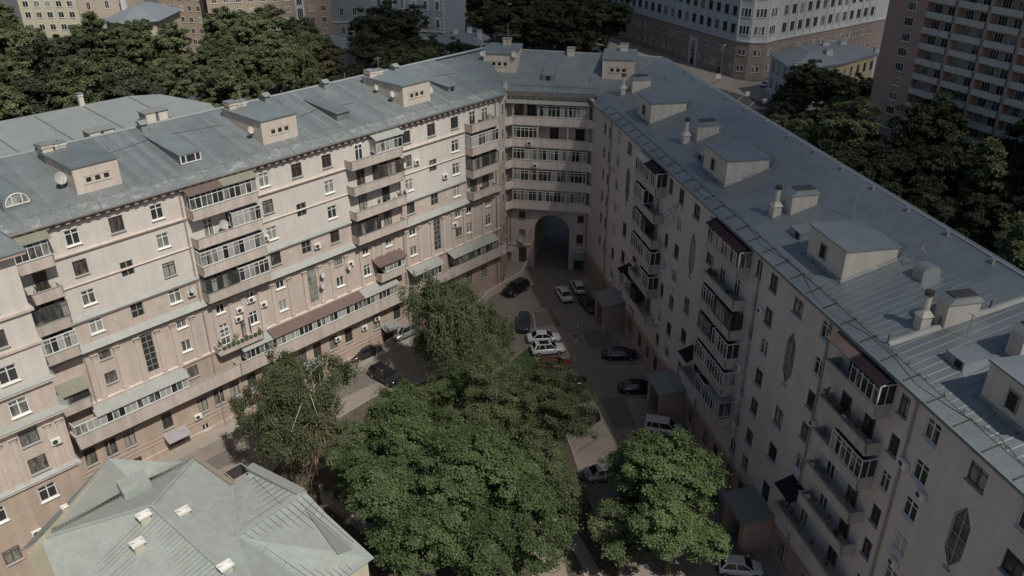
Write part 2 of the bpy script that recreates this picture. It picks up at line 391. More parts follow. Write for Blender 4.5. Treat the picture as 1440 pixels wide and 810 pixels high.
def slab_balcony(parent, x0, x1, zb, dep, ph=1.15, m='parapet', ends=True, cham=0.0, cap='flash'):
    """concrete balcony: slab + solid parapet (thin-walled tray open at the top)"""
    b = MB(); t = 0.12
    if cham > 0:
        pts = [(x0, 0), (x0, -dep + cham), (x0 + cham, -dep), (x1 - cham, -dep), (x1, -dep + cham), (x1, 0)]
    else: pts = [(x0, 0), (x0, -dep), (x1, -dep), (x1, 0)]
    lo = [(x, y, zb) for x, y in pts]; hi = [(x, y, zb + .22) for x, y in pts]
    b.hexa(lo, hi)
    cx = (x0 + x1) / 2
    ring = list(zip(pts, pts[1:]))
    for (ax, ay), (bx, by) in ring:
        d = Vector((bx - ax, by - ay, 0)); 
        if d.length < .05: continue
        nrm = Vector((-d.y, d.x, 0)).normalized() * t
        if nrm.dot(Vector((cx - ax, -ay - dep / 2, 0))) < 0: nrm = -nrm
        q = [(ax, ay), (bx, by), (bx + nrm.x, by + nrm.y), (ax + nrm.x, ay + nrm.y)]
        b.hexa([(x, y, zb + .22) for x, y in q], [(x, y, zb + ph) for x, y in q])
    # lower moulding under the slab
    b.box(x0 + .12, x1 - .12, -dep + .18, 0, zb - .14, zb)
    o = part('balcony', b, M[m], parent)
    c = MB()
    c.box(x0 - .04, x1 + .04, -dep - .05, -dep + .15, zb + ph, zb + ph + .05)
    part('coping', c, M[cap], o)
    return o

def shed(parent, x0, x1, z0, z1, dep, m, over=0.25, name='awning'):
    """sloping sheet roof over a balcony, high at the wall"""
    b = MB(); b.prism([(-dep - over, z0), (0, z1), (0, z1 + .06), (-dep - over, z0 + .06)], x0 - over * .6, x1 + over * .6)
    return part(name, b, M[m], parent)

def mould(parent, x0, x1, prof, m='trim', name='ledge'):
    return part(name, MB().prism(prof, x0, x1), M[m], parent)

def ac_mesh():
    b = MB(); b.box(-.42, .42, -.36, -.06, -.28, .28)
    b.box(-.3, -.26, -.06, 0, -.34, -.28); b.box(.26, .3, -.06, 0, -.34, -.28); b.box(-.3, -.26, -.36, 0, -.32, -.28); b.box(.26, .3, -.36, 0, -.32, -.28)
    b.cur = 1; b.cyl((-.1, -.365, 0), (-.1, -.36, 0), .23, n=14)
    return b.mesh('air_conditioner', [M['whitep'], M['darkf']])
def ac(parent, x, z, y=0.0):
    return ob('air_conditioner', shared('ac', ac_mesh), parent, (x, y, z))
def dish_mesh(r=.45):
    b = MB(); n = 16
    rings = [(0, .16), (.45, .12), (.8, .05), (1.0, 0.0)]
    b.v.append((0, .16 * r * 1.6, 0))
    for q, d in rings[1:]:
        for i in range(n):
            t = 2 * math.pi * i / n; b.v.append((q * r * math.cos(t), d * r * 1.6, q * r * math.sin(t)))
    for i in range(n): b.f.append((0, 1 + i, 1 + (i + 1) % n)); b.mi.append(0)
    for k in range(2):
        for i in range(n):
            a = 1 + k * n; b.f.append((a + i, a + n + i, a + n + (i + 1) % n, a + (i + 1) % n)); b.mi.append(0)
    b.cyl((0, .2 * r, 0), (0, .75 * r, -.25 * r), .03, n=6)
    b.cyl((0, .75 * r, -.25 * r), (0, .75 * r, -1.3 * r), .03, n=6)
    b.cyl((0, 0, -.9 * r), (0, -.7 * r, -.1 * r), .018, n=5)
    return b.mesh('satellite_dish', M['dish'])
def dish(parent, x, y, z, r=.45, rz=0.0, tilt=-0.35):
    o = ob('satellite_dish', shared(('dish', r), lambda: dish_mesh(r)), parent, (x, y, z)); o.rotation_euler = (tilt, 0, rz)
    return o
def pipe(parent, x, z0, z1, y=-.14, r=.075, name='drainpipe', m='pipe'):
    b = MB(); b.cyl((x, y, z0), (x, y, z1), r, n=8)
    for i in range(int((z1 - z0) / 3.2)): b.box(x - .1, x + .1, y, 0.02, z0 + 1 + 3.2 * i, z0 + 1.06 + 3.2 * i)
    b.cyl((x, y, z1), (x, y - .35, z1 + .45), r, n=8)
    return part(name, b, M[m], parent, smooth=False)
def roof_panels(parent, x0, x1, d0, zf0, d1, zf1, w=.7, m='roof', rib=.045):
    """standing-seam sheets, each one object, sharing one mesh"""
    def mk():
        b = MB(); b.hexa([(0, d0, zf0), (w - .006, d0, zf0), (w - .006, d1, zf1), (0, d1, zf1)], [(0, d0, zf0 + .02), (w - .006, d0, zf0 + .02), (w - .006, d1, zf1 + .02), (0, d1, zf1 + .02)])
        b.cur = 1; b.hexa([(0, d0, zf0 + .021), (.035, d0, zf0 + .021), (.035, d1, zf1 + .021), (0, d1, zf1 + .021)], [(0, d0, zf0 + .021 + rib), (.035, d0, zf0 + .021 + rib), (.035, d1, zf1 + .021 + rib), (0, d1, zf1 + .021 + rib)])
        return b.mesh('roof_sheet', [M[m], M['roofseam']])
    me = shared(('rp', w, d0, zf0, d1, zf1, m), mk)
    n = int((x1 - x0) / w)
    for i in range(n): ob('roof_sheet', me, parent, (x0 + i * w, 0, rnd.uniform(0, .008)))
def wedge_box(parent, x0, x1, d0, d1, zroof, h, m, name='vent_house', slits=True, roof_m='roof', rtilt=0.0, cap=.12):
    """roof vent house: front wall facing the yard, flat lid, sides dying into the roof slope"""
    zt = zroof(d0) + h
    b = MB(); zb = zroof(d0) - .2
    lo = [(x0, d0, zb), (x1, d0, zb), (x1, d1, zroof(d1) - .2), (x0, d1, zroof(d1) - .2)]
    hi = [(x0, d0, zt), (x1, d0, zt), (x1, d1, zt - rtilt), (x0, d1, zt - rtilt)]
    b.hexa(lo, hi); o = part(name, b, M[m], parent)
    r = MB(); r.hexa([(x0 - cap, d0 - cap, zt), (x1 + cap, d0 - cap, zt), (x1 + cap, d1 + cap, zt - rtilt), (x0 - cap, d1 + cap, zt - rtilt)],
                     [(x0 - cap, d0 - cap, zt + .14), (x1 + cap, d0 - cap, zt + .14), (x1 + cap, d1 + cap, zt - rtilt + .14), (x0 - cap, d1 + cap, zt - rtilt + .14)])
    part('lid', r, M[roof_m], o)
    if slits:
        xc = (x0 + x1) / 2
        f = MB(); f.box(xc - 1.35, xc + 1.35, d0 - .06, d0, zb + h * .40, zb + h * .40 + .1); f.box(xc - 1.35, xc + 1.35, d0 - .04, d0, zb + h * .70, zb + h * .70 + .07)
        part('surround', f, M['trim'], o)
        for k in (-1, 0, 1): part('vent_slit', MB().box(xc + k * .85 - .24, xc + k * .85 + .24, d0 - .03, d0 + .02, zb + h * .48, zb + h * .64), M['dark'], o)
    return o, zt
def chimney_mb(x0, x1, y0, y1, z0, z1):
    b = MB(); b.box(x0, x1, y0, y1, z0, z1); b.box(x0 - .08, x1 + .08, y0 - .08, y1 + .08, z1 - .3, z1 - .12)
    b.cur = 1; xc = (x0 + x1) / 2
    b.box(x0 - .1, x1 + .1, y0 - .1, y1 + .1, z1, z1 + .06)
    return b

# ================================================================== THE SETTING: ground
AZL, AZB, AZR = R(43.148), R(100.075), R(-12.138)
L0 = Vector((-38.012, 73.946, 0)); UL = Vector((math.sin(AZL), math.cos(AZL), 0)); NL = Vector((math.cos(AZL), -math.sin(AZL), 0))
B0 = Vector((3.533, 120.141, 0)); UB = Vector((math.sin(AZB), math.cos(AZB), 0)); NB = Vector((math.cos(AZB), -math.sin(AZB), 0))
R0 = Vector((10.902, 120.997, 0)); UR = Vector((-math.sin(AZR), -math.cos(AZR), 0)); NR = Vector((-math.cos(AZR), math.sin(AZR), 0))
def LW(u, n, z=0): return L0 + UL * u + NL * n + Vector((0, 0, z))
def BW(u, n, z=0): return B0 + UB * u + NB * n + Vector((0, 0, z))
def RW(u, n, z=0): return R0 + UR * u + NR * n + Vector((0, 0, z))

g = MB(); g.poly([(-2500, -600, 0), (2500, -600, 0), (2500, 4000, 0), (-2500, 4000, 0)])
struct(part('ground', g, M['street']))
def sheet(name, pts, m, z):
    return struct(part(name, MB().poly([(p[0], p[1], z) for p in pts]), M[m]))
def thick(name, pts, m, z0, z1):
    return struct(part(name, MB().hexa([(p[0], p[1], z0) for p in pts], [(p[0], p[1], z1) for p in pts]), M[m]))
# courtyard asphalt
sheet('courtyard', [LW(-30, 0), LW(53, 0), BW(-4.2, 0), BW(9, 0), RW(3, 0), RW(112, 0), (0, 5, 0), (-60, 10, 0)], 'asphalt', 0.02)
sheet('passage', [BW(0, 0.2), BW(0, -60), BW(5.5, -60), BW(5.5, 0.2)], 'asphalt2', 0.03)
# planted middle island
isl = [(-26.5, 69.5), (-24, 76), (-17, 84.5), (-9, 89), (-2, 89.5), (2.3, 96.2), (3.0, 93.5), (4.4, 84.5), (6.0, 78), (7.5, 68.5), (9.5, 58), (11, 50), (-6, 44), (-11, 53.5), (-20, 65)]
thick('planted_island', isl, 'soil', 0.0, 0.07)
def kerb_run(name, pts, w=.16, h=.14, m='concrete', closed=False):
    k = MB(); P = [Vector((p[0], p[1], 0)) for p in pts]
    if closed: P.append(P[0])
    for a, c in zip(P, P[1:]):
        d = (c - a).normalized(); s = Vector((-d.y, d.x, 0)) * (w / 2); L_ = (c - a).length; n = max(1, round(L_ / 1.5))
        for i in range(n):
            p = a + d * (L_ * i / n + .01); q = a + d * (L_ * (i + 1) / n - .01)
            k.hexa([p - s, q - s, q + s, p + s], [p - s + Vector((0, 0, h)), q - s + Vector((0, 0, h)), q + s + Vector((0, 0, h)), p + s + Vector((0, 0, h))])
    return struct(part(name, k, M[m]))
kerb_run('kerb', isl, closed=True)
thick('grass_strip', [(-0.6, 90.4), (1.8, 96.0), (2.7, 93.2), (3.9, 85.5), (2.4, 85.2)], 'grass', 0.02, 0.11)
sheet('sand_patch', [(1.5, 60.0), (3.4, 62), (4.6, 59.5), (5.6, 52), (1.5, 50)], 'sand', 0.082)
thick('footpath', [(4.2, 63.5), (5.6, 64), (8.4, 55.5), (9.6, 50), (7.2, 49.6), (6.4, 57.5)], 'pave', 0.02, 0.10)
# repaired asphalt, lines
for k, pts in enumerate([[(-24, 86), (-18, 91.5), (-15.5, 89.2), (-21.5, 83.6)], [(1.5, 104.6), (5.6, 106.2), (6.8, 102.2), (2.7, 100.8)], [(9.6, 100), (13.2, 100.6), (13.8, 96), (10.4, 95.4)],
                         [(-36, 70.5), (-31, 75.5), (-29.2, 73.6), (-34.4, 68.8)], [(10.6, 84), (13.6, 84.6), (14.4, 78.6), (11.8, 78.2)]]):
    sheet('asphalt_patch', pts, 'asphalt2', 0.026)
def line(a, b_, w=.12):
    a = Vector((*a, 0)); b_ = Vector((*b_, 0)); d = (b_ - a).normalized(); s = Vector((-d.y, d.x, 0)) * w / 2
    sheet('painted_line', [a - s, b_ - s, b_ + s, a + s], 'line', 0.034)
for a, c in (((-3.9, 98.5), (-4.6, 104.4)), ((-0.6, 98.4), (-0.4, 104.6)), ((3.4, 99.2), (3.0, 105)), ((8.1, 92.5), (8.3, 94.2)), ((8.6, 96.8), (8.8, 98.4)), ((9.1, 101), (9.3, 102.6)), ((11.9, 95.6), (17.2, 95.9)), ((12.4, 91), (17.6, 91.3)), ((13.2, 87.6), (18.2, 88)), ((13.9, 83.6), (18.9, 84.2)), ((15, 80.2), (19.6, 80.6)), ((-13.5, 101.8), (-11.4, 99.2)), ((-18.4, 97), (-15.9, 94.2)), ((-23, 91.8), (-20.6, 89.4)), ((-31.6, 79.2), (-33.5, 77.2))):
    line(a, c)
rk = random.Random(9)
for k in range(16):
    x, y = rk.choice(((-28, 79), (-20, 88), (0, 106), (6, 101), (11, 98), (11, 88), (9.5, 76), (-12, 97), (4, 104))); x += rk.uniform(-3, 3); y += rk.uniform(-3, 3); a = rk.uniform(0, 6.28); pts = [Vector((x, y, 0))]
    for i in range(5): a += rk.uniform(-.5, .5); pts.append(pts[-1] + Vector((math.cos(a), math.sin(a), 0)) * rk.uniform(.5, 1.1))
    q = MB()
    for p, r in zip(pts, pts[1:]):
        d = (r - p).normalized(); n_ = Vector((-d.y, d.x, 0)) * .035; q.poly([(v.x, v.y, .031) for v in (p - n_, r - n_, r + n_, p + n_)])
    struct(part('asphalt_crack', q, M['tar']))
dc = MB(); dc.cyl((0, 0, 0), (0, 0, .03), .34, n=16)
dcm = dc.mesh('manhole_cover', M['darkf'])
for x, y in ((0.2, 97.9), (-12.5, 95.2), (8.6, 98.8), (-26.5, 79.5), (9.3, 76.6), (6.4, 101.6)):
    o = ob('manhole_cover', dcm, None, (x, y, 0.024)); tag(o, 'round dark manhole cover set in the courtyard asphalt', 'manhole', 'manhole covers in the courtyard')
# pavement along the left wing
thick('pavement_left', [LW(-9, 0.02), LW(44, 0.02), LW(44, 1.7), LW(-9, 1.7)], 'pave', 0.0, 0.13)
thick('pavement_right', [RW(4, 0.02), RW(4, 1.3), RW(110, 1.3), RW(110, 0.02)], 'pave', 0.0, 0.13)
# raised terrace in the corner by the archway, with its retaining wall
T1, T2_, T3 = Vector((1.5, 116.3, 0)), Vector((-3.3, 110.2, 0)), LW(44.5, 2.6)
ter = [LW(44, 0.02), LW(53.4, 0.02), BW(-4.15, 0.02), BW(-1.2, 0.05), T1, T2_, T3]
thick('terrace', ter, 'pave', 0.0, 0.75)
rw = thing('retaining_wall', 'low beige retaining wall edging the raised terrace beside the archway', 'wall', BW(-1.5, 3.7))
wb = MB()
for a, c in ((BW(-1.1, 0.3), T1), (T1, T2_), (T2_, T3)):
    d = (c - a).normalized(); s = Vector((-d.y, d.x, 0)) * .16; z = Vector((0, 0, 1.15)); o_ = rw.location
    wb.hexa([a - s - o_, c - s - o_, c + s - o_, a + s - o_], [a - s + z - o_, c - s + z - o_, c + s + z - o_, a + s + z - o_])
part('wall', wb, M['trim'], rw)

# ================================================================== LEFT WING
EL = 29.85
LWG = thing('apartment_building', 'long pinkish-beige eight-storey wing with grey ledges, pilasters and stacked loggias', 'building', L0, math.pi / 2 - AZL)
P = LWG
X0, X1 = -11.1, 53.0
bays = (0.2, 20.55, 40.7)
wins = []      # x,z,w,h,style
for bi, c in enumerate(bays):
    for r_, z in enumerate((27.72, 24.6, 21.4, 18.25)):
        for s in (-4.15, 4.05):
            wins.append((c + s, z, 1.3, 1.55, rnd.choice('wwwdb')))
    for z in (15.05, 12.15):
        for s in (-4.1, 4.1): wins.append((c + s, z, 1.15, 1.3, rnd.choice('wwd')))
    wins.append((c, 27.7, 1.35, 1.6, rnd.choice('db')))
    wins.append((c, 22.95, 1.3, 1.6, 's')); wins.append((c, 18.25, 1.3, 1.6, 's'))
    wins.append((c + .2, 13.3, 1.25, 5.0, 's'))
    wins.append((c + 4.2, 8.75, 1.2, 1.4, 'd'))
gx = [-7.8, -5.7, -3.7, .5, 4.7, 6.7, 8.7, 11.0, 13.2, 15.6, 18.0, 20.2, 22.6, 25.0, 29.5, 33.0, 35.5, 38.0, 42.5, 46.5, 49.5]
for x in gx: wins.append((x, 4.25, 1.15, 2.0, 'd'))
wins.append((4.5, 1.2, .9, .8, 'w')); wins.append((-3.5, 1.2, .9, .7, 'd')); wins.append((10.5, 1.2, .9, .7, 'd')); wins.append((22.0, 1.2, .9, .7, 'd'))
for c in (10.85, 30.9, 49.0):           # narrow windows deep between the loggias' pilasters
    for z in (15.05, 12.15):
        wins.append((c - 2.05, z, 1.05, 1.5, 'w')); wins.append((c + 1.7, z, 1.05, 1.6, 'w'))
HL = [hole(*q[:4]) for q in wins]
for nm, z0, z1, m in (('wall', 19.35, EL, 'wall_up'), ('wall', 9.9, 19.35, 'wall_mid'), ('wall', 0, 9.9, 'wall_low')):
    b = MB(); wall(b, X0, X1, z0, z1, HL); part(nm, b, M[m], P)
for x, z, w, h, st in wins: window(P, x, z, w, h, st, glass='glass', sill=(st != 's'))
# core body so nothing shows through, end return wall toward the archway
b = MB(); b.box(X0, X1 - .01, .23, .3, 0.02, EL - .3); part('inner_wall', b, M['dark'], P)
# ledges and cornices
for xa, xb in ((X0, 7.0), (14.75, 27.0), (34.85, 46.4)):
    mould(P, xa, xb, [(0.02, 26.0), (-.14, 26.0), (-.22, 26.12), (-.26, 26.25), (0.02, 26.36)])
    mould(P, xa, xb, [(0.02, 22.88), (-.1, 22.88), (-.16, 23.0), (0.02, 23.1)])
    o = mould(P, xa, xb, [(0.02, 19.1), (-.22, 19.15), (-.30, 19.35), (0.02, 19.42)])
    mould(P, xa, xb, [(0.02, 19.425), (-.34, 19.355), (-.34, 19.40), (0.02, 19.75)], 'flash', 'flashing')
mould(P, X0, X1, [(0.02, 15.85), (-.25, 15.9), (-.45, 16.05), (-.55, 16.12), (0.02, 16.15)])
mould(P, X0, X1, [(0.02, 16.155), (-.64, 16.125), (-.66, 16.18), (0.02, 16.75)], 'flash', 'flashing')
mould(P, X0, X1, [(0.02, 15.4), (-.1, 15.4), (-.14, 15.6), (0.02, 15.7)])
mould(P, X0, X1, [(0.02, 9.85), (-.16, 9.9), (-.22, 10.15), (0.02, 10.3)])
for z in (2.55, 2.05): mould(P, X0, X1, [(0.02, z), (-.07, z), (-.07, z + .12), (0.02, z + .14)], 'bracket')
mould(P, X0, X1, [(0.02, 0), (-.12, 0), (-.12, .85), (0.02, .95)], 'wall_low', 'plinth')
# cornice under the eave with brackets
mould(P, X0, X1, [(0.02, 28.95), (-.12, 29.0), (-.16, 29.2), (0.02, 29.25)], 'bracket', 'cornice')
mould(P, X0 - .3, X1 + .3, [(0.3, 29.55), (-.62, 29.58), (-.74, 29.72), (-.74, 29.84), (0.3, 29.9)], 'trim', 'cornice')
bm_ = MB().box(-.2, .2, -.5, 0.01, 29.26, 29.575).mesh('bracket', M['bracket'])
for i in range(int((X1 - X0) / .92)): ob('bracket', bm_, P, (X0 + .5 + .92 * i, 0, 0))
# pilasters with capitals in the two-storey order
pil = MB(); pil.box(-.21, .21, -.14, .01, 10.31, 15.0); pil.box(-.27, .27, -.18, .01, 10.30, 10.62); pilm = pil.mesh('pilaster', M['trim'])
cp = MB(); cp.box(-.26, .26, -.2, .01, 15.0, 15.1); cp.hexa([(-.24, -.16, 15.1), (.24, -.16, 15.1), (.24, 0, 15.1), (-.24, 0, 15.1)], [(-.36, -.32, 15.36), (.36, -.32, 15.36), (.36, 0, 15.36), (-.36, 0, 15.36)])
cpm = cp.mesh('capital', M['trim'])
pxs = [c + s for c in bays for s in (-5.2, -3.0, -.9, 1.3, 3.0, 5.2)] + [8.0, 9.9, 11.5, 13.6, 28.0, 29.9, 31.5, 33.6, 47.4, 49.6, 51.6]
for x in pxs:
    o = ob('pilaster', pilm, P, (x, 0, 0)); ob('capital', cpm, o)
# medallions between the windows of the ledge storey
md = MB(); md.cyl((0, -.06, 0), (0, .01, 0), .34, n=10); md.poly([(-.22, -.03, -.3), (.22, -.03, -.3), (0, -.03, -.62)]); mdm = md.mesh('medallion', M['cream'])
for c in bays:
    for s in (-2.1, 2.3): ob('medallion', mdm, P, (c + s, 0, 18.1))
for x, z1 in ((6.75, 29.1), (34.95, 29.1), (52.3, 29.1), (-5.9, 15.6)): pipe(P, x, .3, z1)
# ---- loggia stacks
FZ = (26.15, 22.98, 19.8, 16.62)
D = 1.35
def loggia(x0, x1, zb, segs, roof=None, cham=.0, glass='glassc', ph=1.1, hgt=2.75, dep=D, doors=True, m='parapet', parent=P):
    o = slab_balcony(parent, x0, x1, zb, dep, ph, m=m, cham=cham)
    for (a, c, st) in segs:
        if st: glazing(o, a, c, zb + ph + .05, zb + hgt, -dep + .02, 0, st, ends=(a <= x0 + .3 or True, True), glass=glass)
    if roof:
        for (a, c, rm) in roof: shed(o, a, c, zb + hgt + .01, zb + hgt + .65, dep, rm)
    if not segs: clutter(o, x0, x1, zb, int(x0 * 7 + zb * 3), dep)
    if doors:
        for q in (0.27, 0.73):
            x = x0 + (x1 - x0) * q
            window(parent, x, zb + 1.45, 1.15, 2.1, rnd.choice('wd'), y=-.06, sill=False)
    return o
def clutter(o, x0, x1, zb, seed, dep=D):
    """pots, boxes and chairs kept on an open balcony"""
    r = random.Random(seed); x = x0 + .4
    while x < x1 - .5:
        k = r.random(); w = r.uniform(.25, .5)
        if k < .45:
            b = MB(); b.cyl((x, -dep + .35, zb + .8), (x, -dep + .35, zb + 1.15), .14, .18, n=8); part('flower_pot', b, M['brick'], o)
            q = MB()
            for i in range(14):
                a = r.uniform(0, 6.28); t = r.uniform(.15, .4); p = Vector((x, -dep + .35, zb + 1.12)); e = p + Vector((math.cos(a) * t, math.sin(a) * t, r.uniform(.2, .7))); n_ = Vector((-math.sin(a), math.cos(a), 0)) * .06
                q.poly([p - n_ * .4, e - n_, e + Vector((0, 0, .1)), e + n_])
            part('pot_plant', q, LEAF['maple'], o)
        elif k < .75: part('stored_box', MB().box(x, x + w, -dep + .25, -dep + .25 + w, zb + .22, zb + r.uniform(.7, 1.5)), M[r.choice(('brownw', 'whitep', 'concrete', 'door'))], o)
        x += r.uniform(.7, 1.5)
xa, xb = 7.1, 14.7
o = loggia(xa, xb, FZ[0], [(xa, 10.8, 'w'), (10.85, xb, 'w')], [(xa, 10.7, 'awn_brown'), (10.9, xb, 'awn_green')], glass='glass')
o = loggia(xa, xb, FZ[1], [(11.3, xb, 'w')]); dish(o, 10.4, -1.1, FZ[1] + 1.75, .5)
o = loggia(xa, xb, FZ[2], [(xa, xb, 'w')])
o = loggia(xa, xb, FZ[3], [(xa, 11.0, 'd'), (11.05, xb, 'w')], glass='glass')
xa, xb = 27.0, 34.8
o = loggia(xa, xb, FZ[0], [(30.8, xb, 'w')], [(30.8, xb, 'flash')])
o = loggia(xa, xb, FZ[1], [(30.9, xb, 'b')], glass='glass')
o = loggia(xa, xb, FZ[2], [])
o = loggia(xa, xb, FZ[3], [(xa, 30.6, 'd')], glass='glass')
xa, xb = 46.5, 51.6
o = loggia(xa, xb, FZ[0], [])
o = loggia(xa, xb, FZ[1], [(xa, xb, 'w')])
o = loggia(xa, xb, FZ[2], [(xa, xb, 'd')], glass='glass')
o = loggia(xa, xb, FZ[3], [])
xa, xb = -11.0, -6.3
o = loggia(xa, xb, FZ[0], [(xa + .4, -6.5, 'w')], [(xa, xb, 'awn_green')], glass='glass')
o = loggia(xa, xb, FZ[1], []); o = loggia(xa, xb, FZ[2], [(xa, xb, 'd')], glass='glass'); o = loggia(xa, xb, FZ[3], [(xa, xb, 'w')])
o = loggia(xa, -6.6, 10.75, [(xa, -6.6, 'd')], [(xa, -6.6, 'awn_green')], glass='glass', hgt=2.2)
# lower balconies of the two-storey order
o = loggia(7.2, 12.9, 9.95, [], cham=.4, ph=.95)
for k in range(9): part('planter', MB().box(7.6 + k * .55, 8.0 + k * .55, -1.5, -1.28, 10.7, 10.95 + .1 * (k % 3)), M['grass'], o)
o = loggia(29.9, 34.0, 10.4, [(30.7, 34.0, 'w')], [(29.7, 34.1, 'awn_brown')], hgt=2.3)
# ---- first-floor gallery running along the wing
G0 = 6.45
def gallery(x0, x1, segs, roofs, ends=True):
    b = MB(); b.box(x0, x1, -D, 0, G0, G0 + .25); b.box(x0, x1, -D, -D + .14, G0 + .25, G0 + 1.55); b.box(x0, x0 + .14, -D + .14, 0, G0 + .25, G0 + 1.55); b.box(x1 - .14, x1, -D + .14, 0, G0 + .25, G0 + 1.55)
    o = part('gallery', b, M['parapet'], P)
    c = MB(); c.box(x0 - .03, x1 + .03, -D - .04, -D + .18, G0 + 1.55, G0 + 1.61); part('coping', c, M['flash'], o)
    for a, c_, st, gl in segs: glazing(o, a, c_, G0 + 1.62, G0 + 2.85, -D + .03, 0, st, glass=gl, transom=False)
    for a, c_, rm in roofs: shed(o, a, c_, G0 + 2.86, G0 + 3.5, D, rm, over=.18, name='gallery_roof')
    nb = int((x1 - x0) / 2.4)
    for i in range(nb): part('corbel', MB().prism([(-D + .25, G0), (0, G0), (0, G0 - .55)], x0 + 1.1 + 2.4 * i, x0 + 1.3 + 2.4 * i), M['trim'], o)
    return o
gallery(-9.0, 9.2, [(-8.9, -6.4, 'w', 'glassc'), (-6.35, 3.1, 'w', 'glassc')], [(-6.5, 3.2, 'flash')])
gallery(9.3, 34.2, [(10.2, 13.7, 'w', 'glassc'), (14.2, 26.6, 'w', 'glassc'), (26.7, 32.4, 'w', 'glassc')], [(13.9, 27.0, 'awn_brown'), (27.1, 32.6, 'flash'), (10.0, 13.6, 'flash')])
gallery(34.4, 53.0, [(36.9, 40.2, 'w', 'glass'), (42.8, 51.2, 'd', 'glass')], [(35.3, 40.6, 'flash'), (42.5, 47.0, 'flash'), (47.1, 51.3, 'flash')])
# entrances with canopies, wall clutter
def canopy(parent, x, z, w, m, dep=1.5):
    b = MB(); b.prism([(-dep, z - .1), (0, z + .35), (0, z + .41), (-dep, z - .04)], x - w / 2, x + w / 2); o = part('canopy', b, M[m], parent)
    for s in (-1, 1): part('strut', MB().cyl((x + s * (w / 2 - .08), -dep + .1, z - .08), (x + s * (w / 2 - .08), 0, z - .75), .03, n=6), M['darkf'], o)
    part('door', MB().box(x - w * .32, x + w * .32, -.05, .02, .1, z - .15), M['door'], parent)
for x, z, m in ((.9, 2.4, 'awn_lilac'), (31.3, 3.0, 'roofgrey'), (43.5, 3.2, 'roofgrey'), (19.0, 2.9, 'roofgrey')): canopy(P, x, z, 2.6, m)
for x, z in ((3.8, 3.1), (23.2, 4.6), (27.4, 4.4), (29.5, 4.9), (5.9, 18.0), (15.4, 21.2), (37.9, 24.2), (21.9, 18.0), (10.9, 13.9), (10.6, 12.9), (13.9, 13.4), (12.5, 14.6), (26.3, 14.1), (44.0, 13.6), (35.5, 24.3), (42.6, 21.0)): ac(P, x, z)
for x, z in ((5.9, 18.6), (21.9, 14.3), (21.7, 12.9), (25.8, 13.9), (35.6, 21.1)): dish(P, x, -.55, z, .42, rz=.5)

# ---- projecting block at the near end
b = MB(); PJ = 8.2; XP = -11.1
ph = [hole(-14.1, z, 1.5, 1.6) for z in (27.6, 24.5, 21.2, 17.9, 14.8, 11.8, 8.6)] + [hole(-18.3, z, 1.4, 1.6) for z in (27.6, 24.5, 21.2, 17.9, 14.8, 11.8, 8.6, 4.0)] + [hole(-14.1, 4.0, 1.3, 1.9)] + [hole(-22.5, z, 1.4, 1.6) for z in (27.6, 24.5, 21.2, 17.9, 14.8, 11.8, 8.6, 4.0)]
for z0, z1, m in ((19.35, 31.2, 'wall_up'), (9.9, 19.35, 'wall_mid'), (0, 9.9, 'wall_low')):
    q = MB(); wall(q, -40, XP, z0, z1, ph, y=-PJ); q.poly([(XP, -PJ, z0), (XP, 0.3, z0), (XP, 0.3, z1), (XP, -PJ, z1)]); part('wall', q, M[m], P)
for a, c, z0, z1 in ph: window(P, (a + c) / 2, (z0 + z1) / 2, c - a, z1 - z0, rnd.choice('wwbd'), y=-PJ + .12)
b = MB(); b.box(-40, XP - .02, -PJ + .23, 6, .02, 30.9); part('inner_wall', b, M['dark'], P)
for z, pr, fl in ((26.1, .26, 0), (23.0, .2, 0), (19.3, .34, 1), (16.1, .6, 1), (10.1, .25, 1)):
    q = MB(); q.box(-40, XP + pr, -PJ - pr, -PJ, z, z + .22); q.box(XP, XP + pr, -PJ, 0, z, z + .22); part('ledge', q, M['trim'], P)
    if fl:
        q = MB(); q.hexa([(-40, -PJ - pr - .05, z + .221), (XP + pr + .05, -PJ - pr - .05, z + .221), (XP + .002, -PJ - .002, z + .221), (-40, -PJ - .002, z + .221)], [(-40, -PJ - pr - .05, z + .26), (XP + pr + .05, -PJ - pr - .05, z + .26), (XP + .002, -PJ - .002, z + .55), (-40, -PJ - .002, z + .55)])
        q.hexa([(XP + pr + .05, -PJ - pr - .05, z + .222), (XP + pr + .05, 0, z + .222), (XP + .002, 0, z + .222), (XP + .002, -PJ, z + .222)], [(XP + pr + .05, -PJ - pr - .05, z + .262), (XP + pr + .05, 0, z + .262), (XP + .002, 0, z + .56), (XP + .002, -PJ, z + .56)])
        part('flashing', q, M['flash'], P)
for x in (-11.6, -12.6, -15.4, -16.6): 
    o = ob('pilaster', pilm, P, (x, -PJ, 0)); ob('capital', cpm, o)
q = MB(); q.box(-40, XP + .75, -PJ - .75, 6, 31.2, 31.5); part('cornice', q, M['bracket'], P)
q = MB(); q.hexa([(-40, -PJ - .85, 31.5), (XP + .85, -PJ - .85, 31.5), (XP + .85, 6, 31.5), (-40, 6, 31.5)], [(-40, -PJ - .85, 31.62), (XP + .85, -PJ - .85, 31.62), (XP - 2, 3, 34.4), (-40, 3, 34.4)]); part('roof', q, M['roof'], P)
for x, z in ((-13.0, 6.0), (-16.0, 5.2), (-12.3, 13.4)): ac(P, x, z, -PJ)

